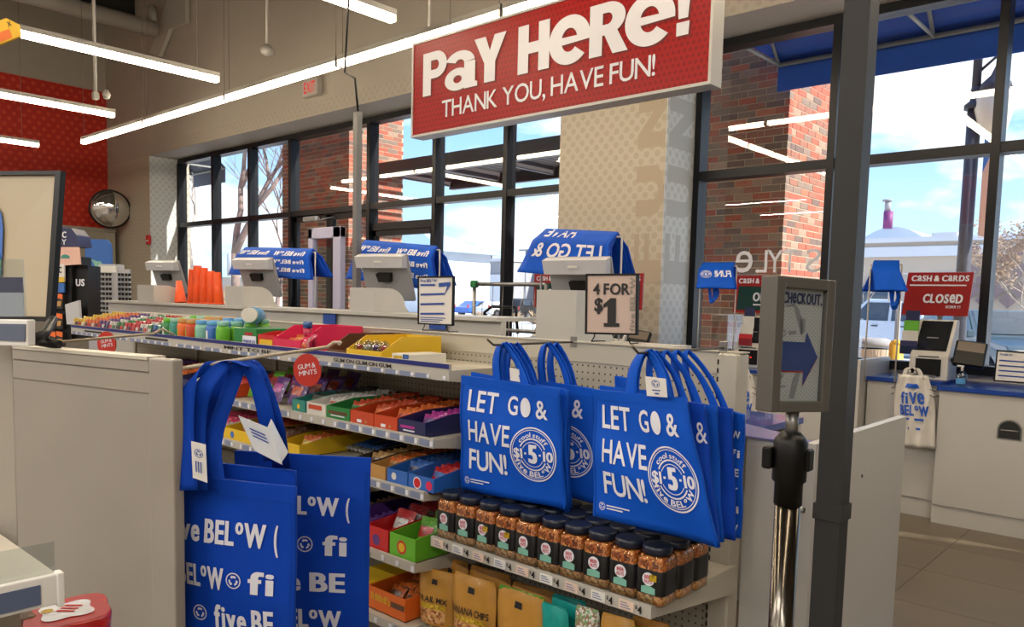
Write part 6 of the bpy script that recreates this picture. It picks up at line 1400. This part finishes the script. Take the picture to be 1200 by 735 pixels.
tree(gp_(1012, 30), 3.2, 'far small bare tree behind the white pickup', m_bark2, 47, lev=5, r0=.05)
# ------------------------------------------------------------------ buildings
m_bld = mat('far_wall_grey', (152, 150, 152), .9); m_bldt = mat('far_wall_tan', (186, 168, 150), .9); m_bldw = mat('far_wall_pale', (206, 206, 208), .9); m_gl = mat('far_glass', (60, 76, 92), .2)
def bld(name, label, x0, x1, y0, y1, h, m, wins=(), par=True):
    t = thing(name, label, 'building', ((x0+x1)/2, (y0+y1)/2, -.12))
    B().box((x0, y0, -.12), (x1, y1, h)).build('wall', m, t)
    if par: B().box((x0-.2, y0-.2, h), (x1+.2, y1+.2, h+.35)).build('parapet', m_bldw, t)
    for a, b, c_, d in wins: B().box((a, y0-.08, c_), (b, y0+.02, d)).build('window', m_gl, t)
    return t
a = atY(556, 307, 75); b = atY(598, 307, 75); c_ = atY(662, 315, 75)
t = bld('store_building', 'far grey box store left of the window mullion above the parked cars', a.x, b.x, 75, 95, a.z, m_bld, [(a.x+2, b.x-2, .5, 3)])
at_ = atY(566, 320, 74.9); B().box((at_.x, 74.6, 0), (atY(590, 320, 74.9).x, 75, atY(570, 322, 74.9).z)).build('entrance_wall', m_bldw, t)
t = bld('store_building', 'far long brownish store right of the grey box store', b.x+.5, c_.x+14, 80, 98, atY(630, 314, 80).z, mat('far_brown', (150, 128, 120), .9), [(b.x+4+5*k, b.x+8+5*k, .5, 3.4) for k in range(3)])
# theatre with dome and tower on the right
YT = 60
l, r = atY(1006, 282, YT), atY(1330, 282, YT)
t = bld('theatre_building', 'long pale building with a curved roof beyond the right windows', l.x-14, r.x, YT, YT+25, atY(1100, 283, YT).z, m_bldt)
dm = B(); R_ = []; dc0, dc1 = atY(1000, 290, YT+4), atY(1092, 290, YT+4); zb_ = atY(1045, 288, YT+4).z; zt_ = atY(1045, 266, YT+4).z
prof = [((dc0.x+(dc1.x-dc0.x)*k/16), zb_+(zt_-zb_)*(1-(2*k/16-1)**2)) for k in range(17)]
dm.loft([[(x, YT+4, z) for x, z in prof]+[(prof[-1][0], YT+4, zb_-1), (prof[0][0], YT+4, zb_-1)], [(x, YT+16, z) for x, z in prof]+[(prof[-1][0], YT+16, zb_-1), (prof[0][0], YT+16, zb_-1)]]).build('curved_roof', mat('pale_blue_roof', (196, 208, 220), .6), t)
p = atY(1040, 268, YT+3); pt_ = atY(1040, 248, YT+3); pu_ = atY(1040, 236, YT+3)
B().lathe([(.33, 0), (.33, pt_.z-p.z)], p, 16).build('purple_tower', mat('purple_paint', (120, 52, 108), .6), t); B().lathe([(.22, 0), (.21, pu_.z-pt_.z)], pt_, 16).build('tower_top', m_bld, t); B().lathe([(.34, 0), (.34, .12)], pu_, 16).build('tower_cap', m_bld, t)
a = atY(1082, 277, YT-1); b = atY(1112, 277, YT-1); z_ = atY(1100, 285, YT-1).z; B().box((a.x, YT+1, z_-1), (b.x, YT+3, a.z+.4)).build('roof_unit', m_bldw, t)
band = B(); z1_, z2_ = atY(1100, 300, YT-.3).z, atY(1100, 288, YT-.3).z; band.box((l.x-14, YT-.3, z1_), (r.x, YT, z2_)); band.build('fascia', m_bldw, t)
g = B()
for i in range(5):
    for j in range(6):
        if (i+j) % 2 == 0:
            c = atY(1139+i*14, 292+j*12, YT-.35); d = .55; g.add([c+Vector((0, 0, d)), c+Vector((d, 0, 0)), c-Vector((0, 0, d)), c-Vector((d, 0, 0))], [(0, 1, 2, 3)])
g.build('diamond_pattern', mat('diamond_brown', (128, 108, 106), .8), t, kind='stuff')
a = atY(1020, 320, YT-.3); B().box((l.x-10, YT-.4, .4), (atY(1130, 320, YT).x, YT-.02, 3.0)).build('glazing', m_gl, t)
t = thing('tent_roof', 'pale peaked white roof beyond the entrance', 'roof', atY(484, 290, 50)); pk = atY(485, 264, 50); lf, rt_ = atY(455, 292, 48), atY(520, 294, 48)
B().add([pk, lf, rt_, rt_+Vector((0, 8, 0)), lf+Vector((0, 8, 0))], [(0, 1, 2), (0, 2, 3), (0, 3, 4), (0, 4, 1), (1, 4, 3, 2)]).build('peak', mat('pale_tent', (170, 196, 206), .7), t)
B().box((lf.x+1, 48.5, -.1), (rt_.x-1, 55, lf.z)).build('tent_wall', m_bldw, t)
t = bld('store_building', 'far low tan store seen behind the left trees', atY(215, 330, 60).x, atY(300, 330, 60).x, 60, 70, atY(240, 325, 60).z, m_bldt, par=False)
a = atY(247, 318, 60); B().lathe([(1.2, 0), (1.2, 3.4), (.2, 4.2)], (a.x, 64, a.z-.6), 10).build('vent_tower', m_bldw, t)
# street and lot lamps
def lot_lamp(px, Y, ptop, label):
    p = atY(px, ptop, Y); t = thing('lot_lamp', label, 'street lamp', (p.x, Y, -.1), 'parking lot lamps')
    B().tube([(p.x, Y, -.1), p], .13, 6).build('pole', m_bld, t); B().box((p.x-1.1, Y-.2, p.z), (p.x+1.1, Y+.2, p.z+.18)).build('lamp_head', m_bld, t)
for px, Y, py, lb in ((532, 60, 297, 'tall parking lot lamp left of the far grey store'), (538, 90, 314, 'shorter parking lot lamp beside the tall one'), (547, 95, 318, 'small parking lot lamp nearest the far grey store'), (576, 80, 298, 'parking lot lamp rising over the far grey store'), (617, 75, 294, 'parking lot lamp right of the window mullion')): lot_lamp(px, Y, py, lb)
t = thing('street_lamp', 'dark street lamp post with a pale lantern outside the right window', 'street lamp', (0, 0, 0)); m_lp = mat('lamp_post', (66, 66, 76), .5, .3)
YL = 11.0; pb = atY(1127, 330, YL); pt_ = atY(1143, 128, YL)
cx = (pb.x+pt_.x)/2; t.location = (cx, YL, -.02)
B().tube([(cx, YL, -.02), (cx, YL, pt_.z)], .078, 14).build('post', m_lp, t); B().lathe([(.12, 0), (.12, .05), (.06, .1), (.06, .22), (.04, .3)], (cx, YL, pt_.z), 14).build('collar', m_lp, t)
B().tube([(cx, YL, pt_.z+.2), (cx, YL, 6.2)], .05, 10).build('upper_post', m_lp, t); B().lathe([(.2, 0), (.2, .5), (.13, .7)], (cx, YL, -.02), 14).build('foot', m_lp, t)
pl = atY(1165, 128, YL); B().tube([(cx, YL, pl.z+.45), (cx+.2, YL, pl.z+.62), (pl.x, YL, pl.z+.46)], .02, 8).build('arm', m_lp, t)
B().lathe([(.05, -.36), (.15, -.24), (.21, 0), (.19, .2), (.10, .27)], pl, 18).build('lantern_glass', mat('lantern', (226, 220, 196), .35), t); B().lathe([(.19, .2), (.16, .3), (.06, .4), (.02, .5)], pl, 18).build('lantern_cap', m_lp, t)
t = thing('banner', 'orange and blue hanging banner beside the street lamp post', 'banner', atY(1150, 270, YL)); x0 = cx+.13; x1 = x0+.20; zt1, zb1 = atY(1150, 150, YL).z, atY(1150, 276, YL).z
zm = zt1+(zb1-zt1)*.42
B().prism([(x0, YL, zm), (x1, YL, zt1), (x0, YL, zt1)], (0, .01, 0)).build('blue_field', mat('banner_blue', (70, 120, 190), .7), t); B().prism([(x0, YL, zb1), (x1, YL, zb1-.05), (x1, YL, zt1), (x0, YL, zm)], (0, .01, 0)).build('orange_field', mat('banner_orange', (226, 184, 158), .7), t)
B().tube([(cx, YL, zt1), (x1, YL, zt1)], .012, 6).build('rod', m_lp, t)
# ------------------------------------------------------------------ vehicles
m_tire = mat('tyre', (28, 28, 30), .8); m_cgl = mat('car_glass', (52, 62, 74), .08, coat=.6)
def vehicle(loc, rot, label, paint, kind='suv', sc=1, cat='car', grp=None):
    """+X is forward"""
    t = thing('pickup_truck' if kind == 'pickup' else 'car', label, cat, (0, 0, 0), grp); W_ = .95
    if kind == 'pickup': prof = [(-2.9, .55), (-2.9, 1.20), (-1.0, 1.22), (-.95, 1.30), (-.75, 1.86), (.55, 1.88), (1.15, 1.28), (2.6, 1.15), (2.85, .95), (2.9, .5)]
    elif kind == 'suv': prof = [(-2.4, .45), (-2.45, 1.05), (-2.2, 1.62), (-1.9, 1.72), (.3, 1.72), (1.0, 1.16), (2.2, 1.02), (2.42, .8), (2.45, .4)]
    else: prof = [(-2.25, .4), (-2.3, .85), (-1.7, .98), (-1.0, 1.42), (.2, 1.42), (.95, .95), (2.1, .82), (2.25, .6), (2.25, .35)]
    arch = []
    for cx in ((1.75, -1.75) if kind == 'pickup' else (1.45, -1.4)): arch += [(cx+.44*cos(a_), .34+.44*sin(a_)) for a_ in [pi*k/8 for k in range(9)]]
    poly = [(p[0], p[1]) for p in prof]+arch
    def tw(z): return W_*(1-.16*max(0, z-1.1)/.7)
    B().loft([[(x, -tw(z), z) for x, z in poly], [(x, tw(z), z) for x, z in poly]]).build('body', paint, t, bevel=.03)
    up = [p for p in prof if p[1] > 1.15] if kind != 'car' else [p for p in prof if p[1] > .9]
    zlo = 1.28 if kind == 'pickup' else 1.16 if kind == 'suv' else .96
    segs = {'pickup': ((-.80, -.62, -.12, -.12), (-.04, -.04, .55, .95)), 'suv': ((-2.1, -1.95, -1.1, -1.1), (-1.0, -1.0, -.2, -.2), (-.1, -.1, .25, .75)), 'car': ((-1.35, -.95, -.4, -.4), (-.3, -.3, .15, .7))}[kind]
    ztp = max(p[1] for p in prof)-.10
    for s_ in (-1, 1):
        for a_, b_, c2, d_ in segs:
            yb, yt = s_*(tw(zlo)+.012), s_*(tw(ztp)+.012); B().add([(a_, yb, zlo), (d_, yb, zlo), (c2, yt, ztp), (b_, yt, ztp)], [(0, 1, 2, 3)]).build('side_window', m_cgl, t)
            B().box((a_+.25, s_*(W_+.004), zlo-.16), (a_+.42, s_*(W_+.03), zlo-.13)).build('door_handle', m_tire, t)
    f0, f1 = [(p, q2) for p, q2 in zip(prof, prof[1:]) if q2[0] > p[0] and p[1]-q2[1] > .35][0]
    wz = lambda k, y: (f0[0]+(f1[0]-f0[0])*k+.015, y, f0[1]+(f1[1]-f0[1])*k+.015)
    B().add([wz(.92, -.78), wz(.92, .78), wz(.08, .68), wz(.08, -.68)], [(0, 1, 2, 3)]).build('windscreen', m_cgl, t)
    xf = prof[-1][0]
    for s_ in (-1, 1):
        B().cbox((xf-.08, s_*.72, .86 if kind != 'car' else .66), (.22, .34, .18), .02).build('headlight', m_whitem, t); B().cbox((prof[1][0]+.04, s_*.82, .95), (.1, .14, .3), .02).build('tail_light', m_red, t)
        B().cbox((.85, s_*1.06, zlo+.05), (.12, .16, .16), .02).build('mirror', paint, t)
        for cx in ((1.75, -1.75) if kind == 'pickup' else (1.45, -1.4)):
            wh = B(); wh.tube([(cx, s_*.70, .34), (cx, s_*.96, .34)], .34, 20); o = wh.build('wheel', m_tire, t); B().tube([(cx, s_*.955, .34), (cx, s_*.975, .34)], .2, 14).build('rim', m_silver, o)
    B().cbox((xf-.02, 0, .5), (.14, 1.8, .22), .03).build('bumper', m_gplas, t); B().cbox((xf-.04, 0, .82 if kind != 'car' else .62), (.1, 1.0, .2), .02).build('grille', m_tire, t)
    t.location = loc; t.rotation_euler = (0, 0, rot); t.scale = (sc, sc, sc); return t
pw = mat('white_paint', (206, 214, 226), .3, coat=.6); pd = mat('teal_grey_paint', (68, 84, 92), .3, coat=.6)
p = atY(1035, 415, 24); vehicle((p.x+.3, 24, -.1), pi, 'white pickup truck parked outside behind the folded totes', pw, 'pickup', 1.0, 'truck')
p = atY(1160, 415, 19.5); vehicle((p.x+.2, 19.5, -.1), -.95, 'dark teal grey car at the right window edge', pd, 'suv', .95)
for k, (px, Y, c, kd, lb) in enumerate(((562, 50, 'blue', 'car', 'far blue parked car left of the others'), (571, 62, 'navy', 'car', 'far dark parked car second from the left'), (586, 50, 'white', 'car', 'far white parked car before the grey store'), (604, 62, 'red', 'car', 'far red parked car by the mullion'), (622, 50, 'black', 'suv', 'far black parked car right of the mullion'), (538, 62, 'sky', 'suv', 'far pale blue parked car at the left end'), (664, 50, 'white', 'suv', 'far white parked car at the right end'))):
    p = atY(px, 370, Y); vehicle((p.x, Y, -.1), radians(90), lb, KP[c], kd)
p = atY(1160, 392, 29); vehicle((p.x-3.2, 29, -.1), .1, 'far pale blue car behind the dark car', KP['sky'], 'car')
# bollards and planter
t = thing('bollard', 'yellow bollard outside left of the closed kiosk', 'bollard', (0, 0, 0)); p = atY(1051, 402, 9.2); t.location = (p.x, 9.2, -.02); m_yb = mat('bollard_yellow', (220, 170, 50), .5)
B().tube([(p.x, 9.2, -.02), (p.x, 9.2, p.z-.02)], .075, 16).build('pipe', m_yb, t); B().lathe([(.075, 0), (.06, .04), (.01, .06)], (p.x, 9.2, p.z-.02), 16).build('cap', m_yb, t)
t = thing('litter_bin', 'round slatted litter bin outside below the hanging totes', 'litter bin', (0, 0, 0)); p = atY(1022, 398, 9.4); q2 = atY(1045, 398, 9.4); r_ = q2.x-p.x; t.location = (p.x, 9.4, -.02)
B().lathe([(r_*.9, 0), (r_*.95, .05), (r_*.95, p.z-.08)], (p.x, 9.4, -.02), 24).build('liner', m_tire, t); B().lathe([(r_*1.05, -.08), (r_*1.1, -.02), (r_*.7, .02)], p, 24).build('rim', m_bld, t)
for k in range(22):
    a_ = 2*pi*k/22; s = B(); s.T = Matrix.Translation((p.x, 9.4, 0)) @ Matrix.Rotation(a_, 4, 'Z'); s.box((r_*.95, -.045, .03), (r_*1.02, .045, p.z-.1)); s.build('slat', m_bldt, t)
t = thing('sign_pole', 'thin dark sign pole outside in front of the pickup', 'pole', (0, 0, 0)); p = atY(1054, 345, 12.2); t.location = (p.x, 12.2, -.02); B().tube([(p.x, 12.2, -.02), (p.x, 12.2, p.z)], .035, 10).build('pole', m_bld, t); B().cbox((p.x, 12.18, p.z+.1), (.3, .02, .4), .01).build('plate', m_bldw, t)
# tan shrubs on the banks
for k, (px, Y, s_) in enumerate(((600, 38, 1.0), (632, 38, 1.2), (655, 40, 1.0), (1160, 33, 1.0), (1110, 34, .8), (225, 30, 2.2), (255, 30, 2.6), (238, 34, 2.4), (560, 40, .8))):
    random.seed(k+60); p = atY(px, 375, Y); b = B()
    for i in range(90):
        a_ = random.uniform(0, 2*pi); e = random.uniform(.2, 1.4); L_ = s_*random.uniform(.5, 1); d = Vector((cos(a_)*cos(e), sin(a_)*cos(e), sin(e)*.8)); b.tube([(p.x+d.x*.1, Y+d.y*.1, 0), Vector((p.x, Y, 0))+d*L_*.6, Vector((p.x, Y, 0))+d*L_+Vector((random.uniform(-.1, .1), 0, .1))], .02*s_, 4, False)
    at_base(b.build('bare_shrub', m_shrub, label='tan leafless shrub on the far snow bank, %s' % ('left of the window mullion', 'just right of the window mullion', 'farther right before the long store', 'below the diamond wall', 'behind the closed sign', 'left of the leftmost mullion', 'right of the leftmost mullion', 'between the left trees', 'before the grey store')[k], cat='shrub'))
random.seed(2)
